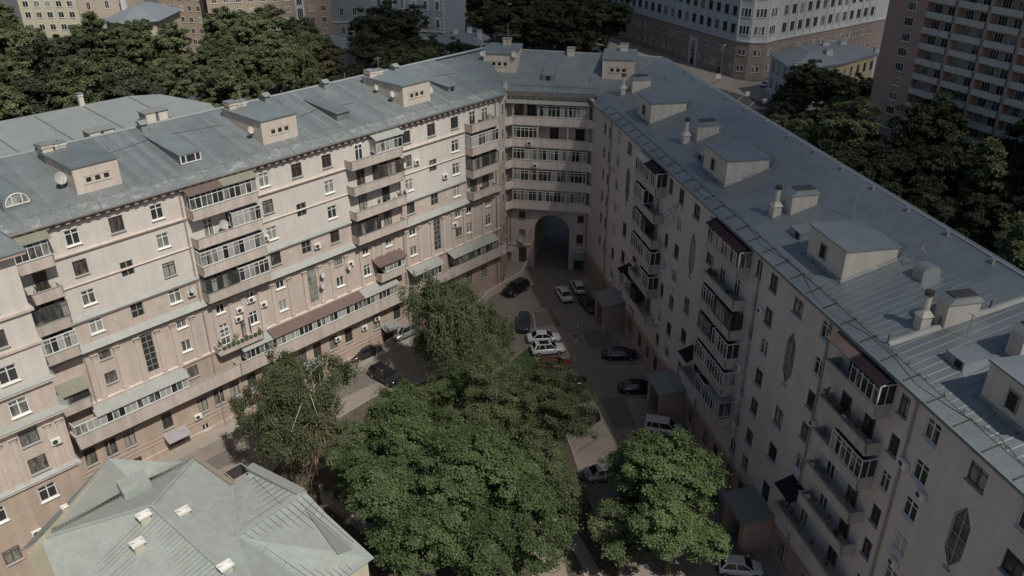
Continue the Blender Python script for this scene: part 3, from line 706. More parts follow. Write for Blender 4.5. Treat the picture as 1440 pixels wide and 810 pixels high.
# ---- roof of the left wing
zL = lambda d: 29.95 + .205 * d
RL = 12.7
def Lloc(p): d = Vector(p) - L0; return (d.dot(UL), -d.dot(NL), p[2])
RC1 = Vector((-4.1, 130.0, 32.3)); RC2 = Vector((22.2, 124.8, 31.95))
rc = Lloc(RC1)
ELB = (53.55, -.75, 29.85)
q = MB(); q.poly([(-14, -.75, zL(-.75)), ELB, rc, (-14, RL, zL(RL))]); q.poly([(-14, RL, zL(RL)), rc, (rc[0] + 3, rc[1] + 4.6, 30.6), (-14, RL + 4.6, 31.2)])
q.poly([(-14, -.75, zL(-.75) - .12), (-14, -.75, zL(-.75)), ELB, (ELB[0], ELB[1], ELB[2] - .12)])
q.poly([(-14, RL + 4.6, 31.2), (rc[0] + 3, rc[1] + 4.6, 30.6), (rc[0] + 3, rc[1] + 4.6, 0), (-14, RL + 4.6, 0)])
part('roof', q, M['roof'], P)
roof_panels(P, -10.4, 53.2, -.7, zL(-.7) + .012, RL, zL(RL) + .012, .735)
part('ridge_cap', MB().prism([(RL - .25, zL(RL) + .02), (RL, zL(RL) + .14), (RL + .25, zL(RL) + .02)], -14, rc[0]), M['roofseam'], P)
for c in bays:
    o, zt = wedge_box(P, c - 2.1 + (.2 if c < 1 else 0), c + 2.4, 2.6, 10.6, zL, 2.65, 'cream', roof_m='roof', rtilt=.15, cap=.14)
    cm = chimney_mb(c - 1.9, c - .9, 9.2, 10.4, zL(9), zt + .75); part('chimney', cm, [M['cream'], M['metalg']], o)
    cm = chimney_mb(c - .6, c + .5, 9.6, 10.5, zL(9), zt + .55); part('chimney', cm, [M['boxwhite'], M['metalg']], o)
    dish(o, c - 2.5, 4.2, zL(4) + 1.25, .62 if c < 1 else .42, rz=.3); 
    if c > 30: dish(o, c + 2.8, 3.0, zL(3) + 1.2, .5, rz=.2); dish(o, c - 2.45, 7.4, zL(7) + .9, .4, rz=.3)
    part('antenna', MB().cyl((c - .2, 9.5, zt), (c - .2, 9.5, zt + 2.4), .03, n=5).box(c - .8, c + .4, 9.48, 9.52, zt + 2.1, zt + 2.14), M['metalg'], o)
def lucarne(x0, x1, d0, d1, h, front=True):
    b = MB(); zt = zL(d0) + h
    b.hexa([(x0, d0, zL(d0) - .1), (x1, d0, zL(d0) - .1), (x1, d1, zL(d1) - .1), (x0, d1, zL(d1) - .1)], [(x0, d0, zt), (x1, d0, zt), (x1, d1, zL(d1) + .06), (x0, d1, zL(d1) + .06)])
    b.hexa([(x0 - .1, d0 - .18, zt + .001), (x1 + .1, d0 - .18, zt + .001), (x1 + .1, d1, zL(d1) + .07), (x0 - .1, d1, zL(d1) + .07)], [(x0 - .1, d0 - .18, zt + .06), (x1 + .1, d0 - .18, zt + .06), (x1 + .1, d1, zL(d1) + .13), (x0 - .1, d1, zL(d1) + .13)])
    o = part('dormer', b, M['roof'], P)
    if front:
        f = MB(); w = x1 - x0; xs = [x0 + .06, x0 + w * .27, x0 + w * .73, x1 - .06]
        f.box(x0, x1, d0 - .08, d0, zL(d0) + .15, zL(d0) + .27); f.box(x0, x1, d0 - .08, d0, zt - .14, zt - .02)
        for x in xs: f.box(x - .06, x + .06, d0 - .08, d0, zL(d0) + .27, zt - .14)
        part('dormer_frame', f, M['white'], o); part('pane', MB().box(x0 + .05, x1 - .05, d0 - .03, d0 - .01, zL(d0) + .2, zt - .1), M['glassr'], o)
    return o
lucarne(8.9, 11.2, 2.9, 10.6, 1.15); lucarne(29.0, 30.9, 3.4, 10.0, .95, False); lucarne(46.9, 48.1, 3.2, 8.0, .8, False)
part('vent_opening', MB().box(47.2, 47.8, 3.14, 3.21, zL(3.2) + .2, zL(3.2) + .65), M['dark'], P)
# round-headed dormer near the projecting block
b = MB(); n = 12; xc, d0, r_ = -6.8, 2.9, 1.25; zb = zL(d0) + .25
arc = [(xc + r_ * math.cos(math.pi * i / n), zb + .35 + r_ * math.sin(math.pi * i / n)) for i in range(n + 1)]
lo = [(x, d0, z) for x, z in arc] + [(xc - r_, d0, zb - .4), (xc + r_, d0, zb - .4)]
hi = [(x, 8.5, z) for x, z in arc] + [(xc - r_, 8.5, zb - .4), (xc + r_, 8.5, zb - .4)]
b.hexa(lo, hi); o = part('dormer', b, M['roof'], P)
f = MB(); r2 = 1.02
inner = [(xc + r2 * math.cos(math.pi * i / n), zb + .3 + r2 * math.sin(math.pi * i / n)) for i in range(n + 1)]
part('pane', MB().poly([(x, d0 - .02, z) for x, z in inner]), M['glassc'], o)
for i in range(n):
    a, c = inner[i], inner[i + 1]; f.cyl((a[0], d0 - .05, a[1]), (c[0], d0 - .05, c[1]), .06, n=6)
for x in (-.42, .42): f.box(xc + x - .05, xc + x + .05, d0 - .09, d0 - .03, zb + .3, zb + .3 + math.sqrt(r2 * r2 - x * x))
f.box(xc - r2, xc + r2, d0 - .09, d0 - .03, zb + .24, zb + .36); part('dormer_frame', f, M['white'], o)
# snow rails and roof clutter
def rail(parent, x0, x1, d, zf, h=.42, n=None, m='roofgrey', bars=2):
    b = MB(); n = n or int((x1 - x0) / 1.6)
    for k in range(bars): b.cyl((x0, d, zf + h * (k + 1) / bars), (x1, d, zf + h * (k + 1) / bars), .022, n=5)
    for i in range(n + 1):
        x = x0 + (x1 - x0) * i / n; b.box(x - .025, x + .025, d - .02, d + .02, zf, zf + h); b.cyl((x, d, zf + h * .9), (x, d + .5, zf + .12), .018, n=4)
    return part('snow_rail', b, M[m], parent)
rail(P, -9.5, 53.0, 1.0, zL(1.0))
part('eave_apron', MB().hexa([(-10.4, -.74, zL(-.74) + .085), (53.3, -.74, zL(-.74) + .085), (53.3, 1.3, zL(1.3) + .06), (-10.4, 1.3, zL(1.3) + .06)], [(-10.4, -.74, zL(-.74) + .1), (53.3, -.74, zL(-.74) + .1), (53.3, 1.3, zL(1.3) + .09), (-10.4, 1.3, zL(1.3) + .09)]), M['roofworn'], P)
for i in range(24): part('apron_joint', MB().hexa([(-9 + 2.65 * i, -.7, zL(-.7) + .095), (-8.94 + 2.65 * i, -.7, zL(-.7) + .095), (-8.5 + 2.65 * i, 1.3, zL(1.3) + .085), (-8.56 + 2.65 * i, 1.3, zL(1.3) + .085)], [(-9 + 2.65 * i, -.7, zL(-.7) + .125), (-8.94 + 2.65 * i, -.7, zL(-.7) + .125), (-8.5 + 2.65 * i, 1.3, zL(1.3) + .12), (-8.56 + 2.65 * i, 1.3, zL(1.3) + .12)]), M['seamdark'], P)
for x, w in ((-1, 1.2), (9.5, 1.0), (24.8, 1.0), (33.4, .9), (44.9, 1.0)): part('vent_cowl', MB().box(x - .35, x + .35, 11.2, 11.2 + w, zL(11) - .1, zL(11) + .95).prism([(11.0, zL(11) + .95), (11.2 + w / 2, zL(11) + 1.3), (11.4 + w, zL(11) + .95)], x - .45, x + .45), M['roofgrey'], P)
for x, d in ((4.5, 9.0), (14.2, 7.5), (26.0, 10.0), (36.1, 11.0), (37.5, 8.6)): part('antenna', MB().cyl((x, d, zL(d)), (x, d, zL(d) + 1.8), .03, n=5), M['metalg'], P)
for xs, d, w in ((3.1, 8.4, 14), (24.0, 6.0, 10), (44.5, 7.0, 8)):
    b = MB(); b.cyl((xs, d, zL(d) + .06), (xs + w * .5, d + 1.2, zL(d + 1.2) + .1), .025, n=5); b.cyl((xs + w * .5, d + 1.2, zL(d + 1.2) + .1), (xs + w, d + .4, zL(d + .4) + .08), .025, n=5); part('cable', b, M['darkf'], P)

# ================================================================== ARCHWAY WING
BWG = thing('apartment_building', 'short wing over a tall round archway with five stacked balcony galleries', 'building', B0, math.pi / 2 - AZB)
P = BWG
BX0, BX1 = -4.2, 9.0
AC, AH, AS = 2.74, 2.74, 6.4
holesB = [hole(-1.95, 8.85, 1.0, 1.25), hole(-1.95, 5.75, 1.0, 1.25), hole(7.15, 8.7, 1.0, 1.2), hole(7.1, 5.35, 1.0, 1.5)]
b = MB()
wall(b, BX0, AC - AH, 0, 10.2, holesB); wall(b, AC + AH, BX1, 0, 10.2, holesB)
n = 20; arcp = [(AC - AH * math.cos(math.pi * i / n), AS + AH * math.sin(math.pi * i / n)) for i in range(n + 1)]
for (xa, za), (xb, zb) in zip(arcp, arcp[1:]): b.poly([(xa, 0, za), (xb, 0, zb), (xb, 0, 10.2), (xa, 0, 10.2)])
part('wall', b, M['wall_back'], P)
t = MB(); TD = 12.5
prof = [(AC - AH, 0.0)] + arcp + [(AC + AH, 0.0)]
for (xa, za), (xb, zb) in zip(prof, prof[1:]): t.poly([(xa, 0, za), (xa, TD, za), (xb, TD, zb), (xb, 0, zb)])
part('archway_vault', t, M['wall_low'], P)
rg = MB()
for i in range(n):
    a0, a1 = math.pi * i / n, math.pi * (i + 1) / n
    pt = lambda r, a: (AC - r * math.cos(a), AS + r * math.sin(a))
    q = [pt(AH + .02, a0), pt(AH + .02, a1), pt(AH + .42, a1), pt(AH + .42, a0)]
    rg.hexa([(x, -.12, z) for x, z in q], [(x, .0, z) for x, z in q])
for s in (-1, 1):
    xa, xb = sorted((AC + s * (AH + .02), AC + s * (AH + .55))); rg.box(xa, xb, -.16, 0.01, AS - .3, AS)
    rg.box(xa, xb, -.1, 0.01, 0, AS - .3)
part('arch_surround', rg, M['trim'], P)
for s, xa, xb in ((-1, BX0, AC - AH - .56), (1, AC + AH + .56, BX1)): mould(P, xa, xb, [(0.01, 3.6), (-.2, 3.65), (-.24, 3.9), (0.01, 4.0)])
mould(P, BX0 + 2.4, BX1 - 2.6, [(0.01, 9.55), (-.3, 9.6), (-.34, 9.9), (0.01, 9.95)])
for h_ in holesB: window(P, (h_[0] + h_[1]) / 2, (h_[2] + h_[3]) / 2, h_[1] - h_[0], h_[3] - h_[2], 'd', glass='glassr')
part('door', MB().box(-2.45, -1.2, -.06, .02, 0.75, 3.3), M['door'], P); part('door', MB().box(6.3, 7.9, -.06, .02, .1, 2.4), M['door'], P)
for x0, x1, z, m in ((-4.1, -2.9, 3.2, 'awn_lilac'), (5.9, 8.3, 2.6, 'roofgrey')):
    part('canopy', MB().prism([(-1.5, z - .2), (0, z + .3), (0, z + .36), (-1.5, z - .14)], x0, x1), M[m], P)
dish(P, -1.9, -.5, 4.95, .62, rz=-.2)
for x in (BX0 + .5, BX1 - .9): pipe(P, x, .8, 10.0, m='bracket')
bx = MB(); wall(bx, BX0, BX1, 10.2, 28.0, []); part('wall', bx, M['wall_back'], P)
bx = MB(); bx.box(BX0 - 8, AC - AH - .02, .25, TD, .02, 28); bx.box(AC + AH + .02, BX1 + 6, .25, TD, .02, 28); bx.box(AC - AH - .02, AC + AH + .02, .25, TD, AS + AH + .3, 28); part('inner_wall', bx, M['wall_mid'], P)
# return wall that closes the left wing's end
rt = MB(); E0 = BW(BX0, 8.15); 
def BL(p): d = Vector(p) - B0; return (d.dot(UB), -d.dot(NB), p[2])
c1 = BL(LW(53.0, 0.0)); 
yl = c1[1]
HR = [(-.0, 0, 0, 0)]
for z0, z1, m in ((19.35, 29.85, 'wall_up'), (9.9, 19.35, 'wall_mid'), (0, 9.9, 'wall_low')): part('wall', MB().poly([(c1[0], c1[1], z0), (BX0 + .05, 0.0, z0), (BX0 + .05, 0.0, z1), (c1[0], c1[1], z1)]), M[m], P)
rwm = MB(); rwm.box(-.04, .04, -.6, .6, -.8, .8); rwm.cur = 1; rwm.box(-.02, .05, -.52, -.04, -.72, .72); rwm.box(-.02, .05, .04, .52, -.72, .72); rwmm = rwm.mesh('window', [M['white'], M['glassr']])
for z in (26.9, 23.4, 20.1, 16.9, 13.6, 8.9, 5.4):
    for y in (-2.6, -5.4): o = ob('window', rwmm, P, (c1[0] + (BX0 + .05 - c1[0]) * (1 - y / c1[1]) + .04, y, z))
# galleries
GZ = (23.55, 20.25, 16.95, 13.65, 10.4)
GD = 1.25
def bgallery(zb, segs, glass='glass'):
    b = MB(); xa, xb = BX0 + .1, BX1 - .1; ph = 1.25
    pts = [(xa, 0), (xa, -GD - 1.2), (xa + .9, -GD), (xb - 1.0, -GD), (xb, -GD - .9), (xb, 0)]
    b.hexa([(x, y, zb) for x, y in pts], [(x, y, zb + .3) for x, y in pts])
    fr = pts[1:5]
    for (ax, ay), (bx_, by) in zip(fr, fr[1:]):
        q = [(ax, ay), (bx_, by), (bx_, by + .13), (ax, ay + .13)]
        b.hexa([(x, y, zb + .3) for x, y in q], [(x, y, zb + ph) for x, y in q])
    b.box(xa + .3, xb - .3, -GD + .15, 0, zb - .2, zb)
    o = part('gallery', b, M['parapetb'], P)
    c = MB(); c.box(xa + .9, xb - 1.0, -GD - .05, -GD + .18, zb + ph, zb + ph + .06); part('coping', c, M['trim'], o)
    for a, c_, st in segs: glazing(o, a, c_, zb + ph + .07, zb + 2.95, -GD + .02, 0, st, glass=glass, ends=(False, False), n=max(2, round((c_ - a) / .62)))
    for x in (xa + .95, .55, 4.9, xb - 1.1): part('post', MB().box(x - .09, x + .09, -GD + .02, -GD + .2, zb + ph, zb + 3.1), M['trim'], o)
    for x in (-2.4, -.6, 2.8, 6.6): window(P, x, zb + 1.55, 1.3, 2.3, 'd', y=-.07, sill=False, glass='glassr')
    return o
bgallery(GZ[0], [(.75, 7.9, 'w')], 'glassc'); bgallery(GZ[1], [(-3.2, .4, 'w')], 'glassc'); bgallery(GZ[2], [(-3.2, .4, 'w'), (.7, 4.75, 'w'), (5.05, 7.85, 'w')], 'glassc'); bgallery(GZ[3], [(-3.2, .4, 'w'), (.7, 4.7, 'w'), (4.9, 7.85, 'w')]); bgallery(GZ[4], [(-3.2, .4, 'w'), (.7, 4.75, 'w'), (5.0, 7.85, 'w')])
ac(P, -.6, 20.9, -GD); ac(P, .3, 17.5, -GD); 
part('gallery_roof', MB().prism([(-GD - .35, 26.75), (0, 27.0), (0, 27.08), (-GD - .35, 26.83)], BX0 + .1, BX1 - .2), M['flash'], P)
mould(P, BX0, BX1, [(0.02, 27.3), (-.5, 27.6), (-.8, 28.05), (-.8, 28.2), (0.02, 28.25)], 'trim', 'cornice')
bm2 = MB().box(-.19, .19, -.46, 0.0, 27.2, 27.55).mesh('bracket', M['bracket'])
for i in range(13): ob('bracket', bm2, P, (BX0 + .6 + .98 * i, 0, 0))
# roof
zB = lambda d: 28.3 + .39 * d
eb = BL(LW(53.55, .75, 29.85)); rc1 = BL(RC1); rc2 = BL(RC2)
J = (BX0 + .2, -.95, 28.35); K = (BX1 + .1, -.95, 28.2)
q = MB(); q.poly([J, K, rc2, rc1]); q.poly([eb, J, rc1]); q.poly([(J[0], J[1], J[2] - .15), (K[0], K[1], K[2] - .15), K, J])
q.poly([rc1, rc2, (rc2[0] + 2, rc2[1] + 6, 29.5), (rc1[0] - 2, rc1[1] + 6, 29.5)])
part('roof', q, M['roof'], P)
part('ridge_cap', MB().cyl(rc1, rc2, .12, n=6), M['roofseam'], P)
zBr = lambda d: 28.3 + (32.0 - 28.3) / 9.2 * (d + .95)
roof_panels(P, J[0] + .1, K[0], -.9, zBr(-.9) + .03, 8.1, zBr(8.1) + .02, .735)
for x0, x1, d0 in ((-8.3, -3.4, 3.0), (9.2, 13.7, 2.6)):
    o, zt = wedge_box(P, x0, x1, d0, d0 + 5.5, zBr, 2.75, 'cream', roof_m='roof', rtilt=-.3, cap=.14)
    part('chimney', chimney_mb(x0 + 2.2, x0 + 3.3, d0 + 4.2, d0 + 5.2, zt - .5, zt + 1.3), [M['boxwhite'], M['metalg']], o)
    if x0 < 0:
        dish(o, x0 + .1, d0 - .4, zt + .1, .45); dish(o, x1 - .2, d0 - .3, zt + .1, .45)
        part('antenna', MB().cyl((x0 + 3, d0 + 4, zt), (x0 + 3, d0 + 4, zt + 3.6), .04, n=5).box(x0 + 1.4, x0 + 4.6, d0 + 3.98, d0 + 4.02, zt + 1.9, zt + 1.95), M['metalg'], o)
b = MB(); b.hexa([(.6, 1.6, zBr(1.6) - .1), (2.5, 1.6, zBr(1.6) - .1), (2.5, 6.5, zBr(6.5) - .1), (.6, 6.5, zBr(6.5) - .1)], [(.6, 1.6, zBr(1.6) + .85), (2.5, 1.6, zBr(1.6) + .85), (2.5, 6.5, zBr(6.5) + .1), (.6, 6.5, zBr(6.5) + .1)]); o = part('dormer', b, M['roof'], P)
part('vent_opening', MB().box(1.25, 1.85, 1.55, 1.62, zBr(1.6) + .15, zBr(1.6) + .75), M['dark'], o)
part('chimney', chimney_mb(3.6, 4.6, 7.2, 8.2, zBr(7) - .3, zBr(8) + 1.0), [M['boxwhite'], M['metalg']], P)
rail(P, J[0] + .4, K[0] - .3, .2, zBr(.2))
for p, q_ in (((-8.8, 6.6, 31.4), (-9.0, 8.2, 33.3)), ((14.4, 3.0, 30.2), (13.9, 6.8, 32.6))): part('cable', MB().cyl(p, q_, .03, n=5), M['darkf'], P)

# ================================================================== RIGHT WING
RWG = thing('apartment_building', 'plain pinkish-grey wing with hexagonal stair windows, corner balconies and vent houses on its roof', 'building', R0, -math.pi / 2 - AZR)
P = RWG
ER = 27.65; RX0, RX1 = 3.0, 106.0
wins = []
rows = (25.8, 22.4, 19.15, 15.9, 12.6, 9.0, 5.75)
cols = [(15.1, 1.25), (23.5, 1.25), (33.2, .95), (36.25, 1.3), (44.4, 1.3), (54.4, .95), (57.15, 1.3), (65.6, 1.35), (75.7, 1.0), (78.65, 1.35), (87.2, 1.5), (96.8, 1.0), (99.8, 1.35)]
for x, w in cols:
    for z in rows: wins.append((x, z, w, 1.65, rnd.choice('wwwdbb')))
for c in (19.3, 40.4, 61.4, 83.0, 104.0):
    wins += [(c, 25.7, 1.5, 1.5, 'b'), (c, 14.45, 1.4, 1.9, 'b'), (c, 10.45, 1.4, 1.7, 'b'), (c, 5.8, 1.3, 2.1, 'b')]
for x, w in cols:
    wins.append((x, 2.15, 1.1, 2.1, 'd'))
for x in (27.5, 30.5, 48.5, 51.0, 69.5, 72.5): wins.append((x, 2.15, 1.1, 2.0, 'd'))
for x, w in ((9.3, .8), (11.4, .8)):
    for z in rows[:6]: wins.append((x, z - .5, w, 1.4, 'd'))
wins = [w for w in wins if w[0] < 104.5]
HR = [hole(*q[:4]) for q in wins]
HEXC = (19.3, 40.4, 61.4, 83.0)
hz0, hz1, hw = 18.15, 23.25, .78
def hexpts(c, k=0.0): return [(c - hw - k, 22.05 + k * .3), (c - hw - k, 19.35 - k * .3), (c, hz0 - k), (c + hw + k, 19.35 - k * .3), (c + hw + k, 22.05 + k * .3), (c, hz1 + k)]
HH = HR + [(c - hw, c + hw, hz0, hz1) for c in HEXC]
b = MB(); wall(b, RX0, RX1, 3.95, ER, HH)
for c in HEXC:   # fill the corners around each elongated hexagon
    x0, x1 = c - hw, c + hw
    for t_ in ([(x0, hz0), (c, hz0), (x0, 19.35)], [(c, hz0), (x1, hz0), (x1, 19.35)], [(x0, 22.05), (c, hz1), (x0, hz1)], [(x1, 22.05), (x1, hz1), (c, hz1)]):
        b.poly([(x, 0, z) for x, z in t_])
part('wall', b, M['wall_right'], P)
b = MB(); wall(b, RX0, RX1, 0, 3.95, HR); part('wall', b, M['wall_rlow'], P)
for x, z, w, h, st in wins: window(P, x, z, w, h, st, glass='glassr', sill=True)
for c in HEXC:
    f = MB(); pts = hexpts(c); inn = [(c + (x - c) * .84, 20.7 + (z - 20.7) * .955) for x, z in pts]
    for i in range(6):
        j = (i + 1) % 6
        q = [pts[i], pts[j], inn[j], inn[i]]; f.hexa([(x, .08, z) for x, z in q], [(x, .17, z) for x, z in q])
    f.box(c - .04, c + .04, .09, .16, hz0 + .3, hz1 - .3)
    for z in (19.4, 20.7, 22.0): f.box(c - hw + .1, c + hw - .1, .095, .155, z - .035, z + .035)
    o = part('stair_window', f, M['greyf'], P)
    part('pane', MB().poly([(x, .15, z) for x, z in pts]), M['glassr'], o)
    part('sill', MB().prism([(-.16, 18.0), (.1, 18.2), (.1, 17.95), (-.16, 17.92)], c - .3, c + .3), M['flash'], o)
b = MB(); b.box(RX0, RX1, .24, .32, .02, ER - .3); part('inner_wall', b, M['dark'], P)
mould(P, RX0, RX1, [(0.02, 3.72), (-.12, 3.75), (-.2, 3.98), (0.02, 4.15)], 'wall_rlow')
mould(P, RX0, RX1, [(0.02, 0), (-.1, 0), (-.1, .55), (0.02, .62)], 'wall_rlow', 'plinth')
mould(P, RX0, RX1, [(0.1, 27.35), (-.3, 27.4), (-.42, 27.6), (-.42, 27.7), (0.1, 27.72)], 'trim', 'cornice')
for x in (12.2, 24.6, 45.4, 54.75, 66.3, 76.9, 89.0): pipe(P, x, .4, 27.0, m='pipe')
# balconies: stacks (x0, x1, per-floor glazing)
RD = 1.3
def rstack(x0, x1, spec, low):
    zbs = (24.05, 20.75, 17.5, 14.2, 10.9)
    for zb, (segs, rf, gl) in zip(zbs, spec):
        loggia(x0, x1, zb, [(a, c, s) for a, c, s in segs], rf, dep=RD, hgt=2.8, glass=gl, parent=P, m='parapetr', ph=1.0)
    segs, rf = low
    loggia(x0 - 2.9, x1 + .3, 7.3, segs, rf, dep=RD + .15, hgt=2.9, parent=P, m='parapetr', glass='glassr', ph=1.0)
M['parapetr'] = mat('parapet_right', (0.47, 0.425, 0.38), 0.9, var=0.08, scale=0.8, streak=0.22, fine=0.05, objvar=0.08, stain=(0.33, 0.29, 0.25), stain_amt=0.3)
G_, GC = 'glassr', 'glassc'
rstack(25.0, 31.9, [([(25, 28.2, 'w'), (28.3, 31.9, 'w')], [(28.4, 31.9, 'awn_plum'), (25, 28.2, 'flash')], G_), ([(25, 28.3, 'w')], None, G_), ([(25, 28.2, 'w'), (28.25, 29.6, 'd')], None, G_), ([(25, 31.9, 'w')], None, G_), ([(28.4, 31.9, 'w')], None, G_)],
       ([(22.2, 26.2, 'w'), (26.3, 28.2, 'd')], [(22.2, 23.4, 'awn_plum')]))
rstack(46.0, 52.9, [([(46, 52.9, 'w')], [(46, 52.9, 'awn_plum')], G_), ([], None, G_), ([(46, 48.9, 'w'), (49, 52.9, 'b')], None, G_), ([(46, 48.9, 'g'), (49.5, 52.9, 'w')], None, G_), ([(46, 52.9, 'w')], None, G_)],
       ([(47.5, 53.0, 'w')], [(50, 53.2, 'roofgrey'), (43.1, 45.2, 'awn_plum')]))
rstack(68.1, 74.6, [([(71.2, 74.6, 'w')], [(68.1, 71.1, 'awn_brown'), (71.2, 74.6, 'awn_plum')], G_), ([], None, G_), ([(70.6, 74.6, 'w')], None, G_), ([], None, G_), ([], None, G_)],
       ([], [(65.2, 67.6, 'awn_plum')]))
rstack(89.9, 96.0, [([(89.9, 96, 'w')], None, G_), ([], None, G_), ([(89.9, 96, 'w')], None, G_), ([], None, G_), ([], None, G_)], ([], None))
for x, z in ((34.2, 22.6), (36.1, 14.3), (44.6, 14.2), (56.0, 22.4), (66.6, 17.6), (65.0, 7.6), (77.2, 22.0), (79.4, 21.1), (78.7, 14.2), (53.6, 14.7), (36.4, 24.6), (68.1, 20.6), (32.7, 8.2), (87.2, 20.8)): ac(P, x, z)
for x, z in ((35.3, 24.2), (13.6, 21.0)): dish(P, x, -.5, z, .42, rz=-.5)
# entrance porches under the stair columns
for c in (19.3, 40.4, 61.4, 83.0):
    b = MB()
    for s in (-1, 1):
        xa, xb = sorted((c + s * 1.35, c + s * 2.0)); b.box(xa, xb, -2.9, 0, 0.02, 3.5)
    b.box(c - 2.0, c + 2.0, -2.9, 0, 3.5, 4.1)
    o = part('porch', b, M['wall_rlow'], P)
    part('porch_roof', MB().prism([(-3.15, 4.1), (0, 4.35), (0, 4.75), (-3.15, 4.22)], c - 2.2, c + 2.2), M['roofgrey'], o)
    part('door', MB().box(c - .8, c + .8, -.08, .02, .1, 2.3), M['door'], o)
    part('bench', MB().box(c - 1.3, c - 1.0, -2.6, -.6, .1, .5), M['concrete'], o)
# roof
zR = lambda d: 27.78 + .318 * d
RR = 12.1
def Rloc(p): d = Vector(p) - R0; return (d.dot(UR), -d.dot(NR), p[2])
r2 = Rloc(RC2); krb = Rloc(BW(BX1 + .1, .95, 28.2))
q = MB(); q.poly([(RX1, -.6, zR(-.6)), (RX1, RR, zR(RR)), r2, (krb[0], krb[1], krb[2]), (krb[0] + 1.5, -.6, zR(-.6))][::-1])
q.poly([(krb[0] + 1.5, -.6, zR(-.6) - .14), (RX1, -.6, zR(-.6) - .14), (RX1, -.6, zR(-.6)), (krb[0] + 1.5, -.6, zR(-.6))])
q.poly([r2, (RX1, RR, zR(RR)), (RX1, RR + 1.3, zR(RR) - .32), (r2[0] - 2, RR + 1.3, zR(RR) - .32)])
q.poly([(r2[0] - 2, RR + 1.3, zR(RR) - .32), (RX1, RR + 1.3, zR(RR) - .32), (RX1, RR + 1.3, 0), (r2[0] - 2, RR + 1.3, 0)])
part('roof', q, M['roofr'], P)
roof_panels(P, 8.6, 106, -.55, zR(-.55) + .012, RR - .03, zR(RR) + .01, .715, m='roofr', rib=.055)
b = MB(); b.prism([(RR - .16, zR(RR) + .02), (RR - .16, zR(RR) + .2), (RR + .02, zR(RR) + .24), (RR + .02, zR(RR) - .02)], 7.5, RX1); part('ridge_cap', b, M['roofseam'], P)
rs = MB().box(-.16, .16, -.06, .18, 0, .42).box(-.22, .22, -.12, .24, .42, .48).mesh('ridge_vent', M['metalg'])
for i in range(18): ob('ridge_vent', rs, P, (10.5 + 5.2 * i, RR - .55, zR(RR - .55)))
for x0, x1 in ((14.9, 19.6), (35.8, 41.3), (57.6, 63.0), (79.2, 84.6)):
    o, zt = wedge_box(P, x0, x1, 2.35, 7.0, zR, 2.75, 'boxwhite', slits=False, roof_m='roofr', rtilt=.1, cap=.12)
    part('vent_window', MB().box(x0 + 2.0, x0 + 2.75, 2.28, 2.36, zR(2.4) + .75, zR(2.4) + 1.95), M['dark'], o)
    part('window_frame', MB().box(x0 + 1.9, x0 + 2.0, 2.25, 2.36, zR(2.4) + .68, zR(2.4) + 2.02).box(x0 + 2.75, x0 + 2.85, 2.25, 2.36, zR(2.4) + .68, zR(2.4) + 2.02).box(x0 + 2.0, x0 + 2.75, 2.25, 2.36, zR(2.4) + 1.95, zR(2.4) + 2.02), M['greyf'], o)
    part('flashing_skirt', MB().hexa([(x0 - .22, 2.1, zR(2.1) + .02), (x1 + .22, 2.1, zR(2.1) + .02), (x1 + .22, 7.2, zR(7.2) + .02), (x0 - .22, 7.2, zR(7.2) + .02)], [(x0 - .04, 2.3, zR(2.3) + .28), (x1 + .04, 2.3, zR(2.3) + .28), (x1 + .04, 7.04, zR(7.04) + .28), (x0 - .04, 7.04, zR(7.04) + .28)]), M['roofworn'], o)
    # ladder frame behind
    lb = MB(); 
    for s in (x1 - .7, x1 - .1): lb.cyl((s, 7.05, zR(7) + .02), (s, 7.7, zt - .1), .035, n=5)
    for k in range(4): lb.cyl((x1 - .7, 7.1 + .15 * k, zR(7) + .3 + .32 * k), (x1 - .1, 7.1 + .15 * k, zR(7) + .3 + .32 * k), .025, n=5)
    part('ladder', lb, M['darkf'], o)
    rail(P, x0 - .2, x1 + .2, 2.0, zR(2.0), h=.3, m='darkf', bars=1)
for x, d in ((28.5, 4.4), (50.3, 4.3), (71.6, 4.6), (6.8, 4.2), (93.5, 4.6), (77.0, 6.0)):
    b = MB(); b.box(x - .5, x + .7, d, d + 2.6, zR(d) - .3, zR(d) + 2.0); b.cur = 1
    b.prism([(d - .12, zR(d) + 2.0), (d + 2.72, zR(d) + 2.0), (d + 2.3, zR(d) + 2.45), (d + .3, zR(d) + 2.45)], x - .62, x + .82)
    b.cur = 2; b.box(x - .4, x + .6, d + .35, d + 2.25, zR(d) + 2.451, zR(d) + 2.55)
    o = part('chimney', b, [M['boxwhite'], M['metalg'], M['darkf']], P)
    if x < 75:
        c = MB(); c.box(x - .75, x + .05, d - 1.35, d - .55, zR(d - 1) - .3, zR(d - 1) + 1.1); c.hexa([(x - .85, d - 1.45, zR(d - 1) + 1.1), (x + .15, d - 1.45, zR(d - 1) + 1.1), (x + .15, d - .45, zR(d - 1) + 1.1), (x - .85, d - .45, zR(d - 1) + 1.1)], [(x - .6, d - 1.2, zR(d - 1) + 1.5), (x - .1, d - 1.2, zR(d - 1) + 1.5), (x - .1, d - .7, zR(d - 1) + 1.5), (x - .6, d - .7, zR(d - 1) + 1.5)])
        c.cyl((x - .35, d - .95, zR(d - 1) + 1.4), (x - .35, d - .95, zR(d - 1) + 2.7), .25, n=10); c.cur = 1; c.cyl((x - .35, d - .95, zR(d - 1) + 2.72), (x - .35, d - .95, zR(d - 1) + 3.05), .33, n=10)
        part('flue', c, [M['boxwhite'], M['darkf']], o)
rk = random.Random(3)
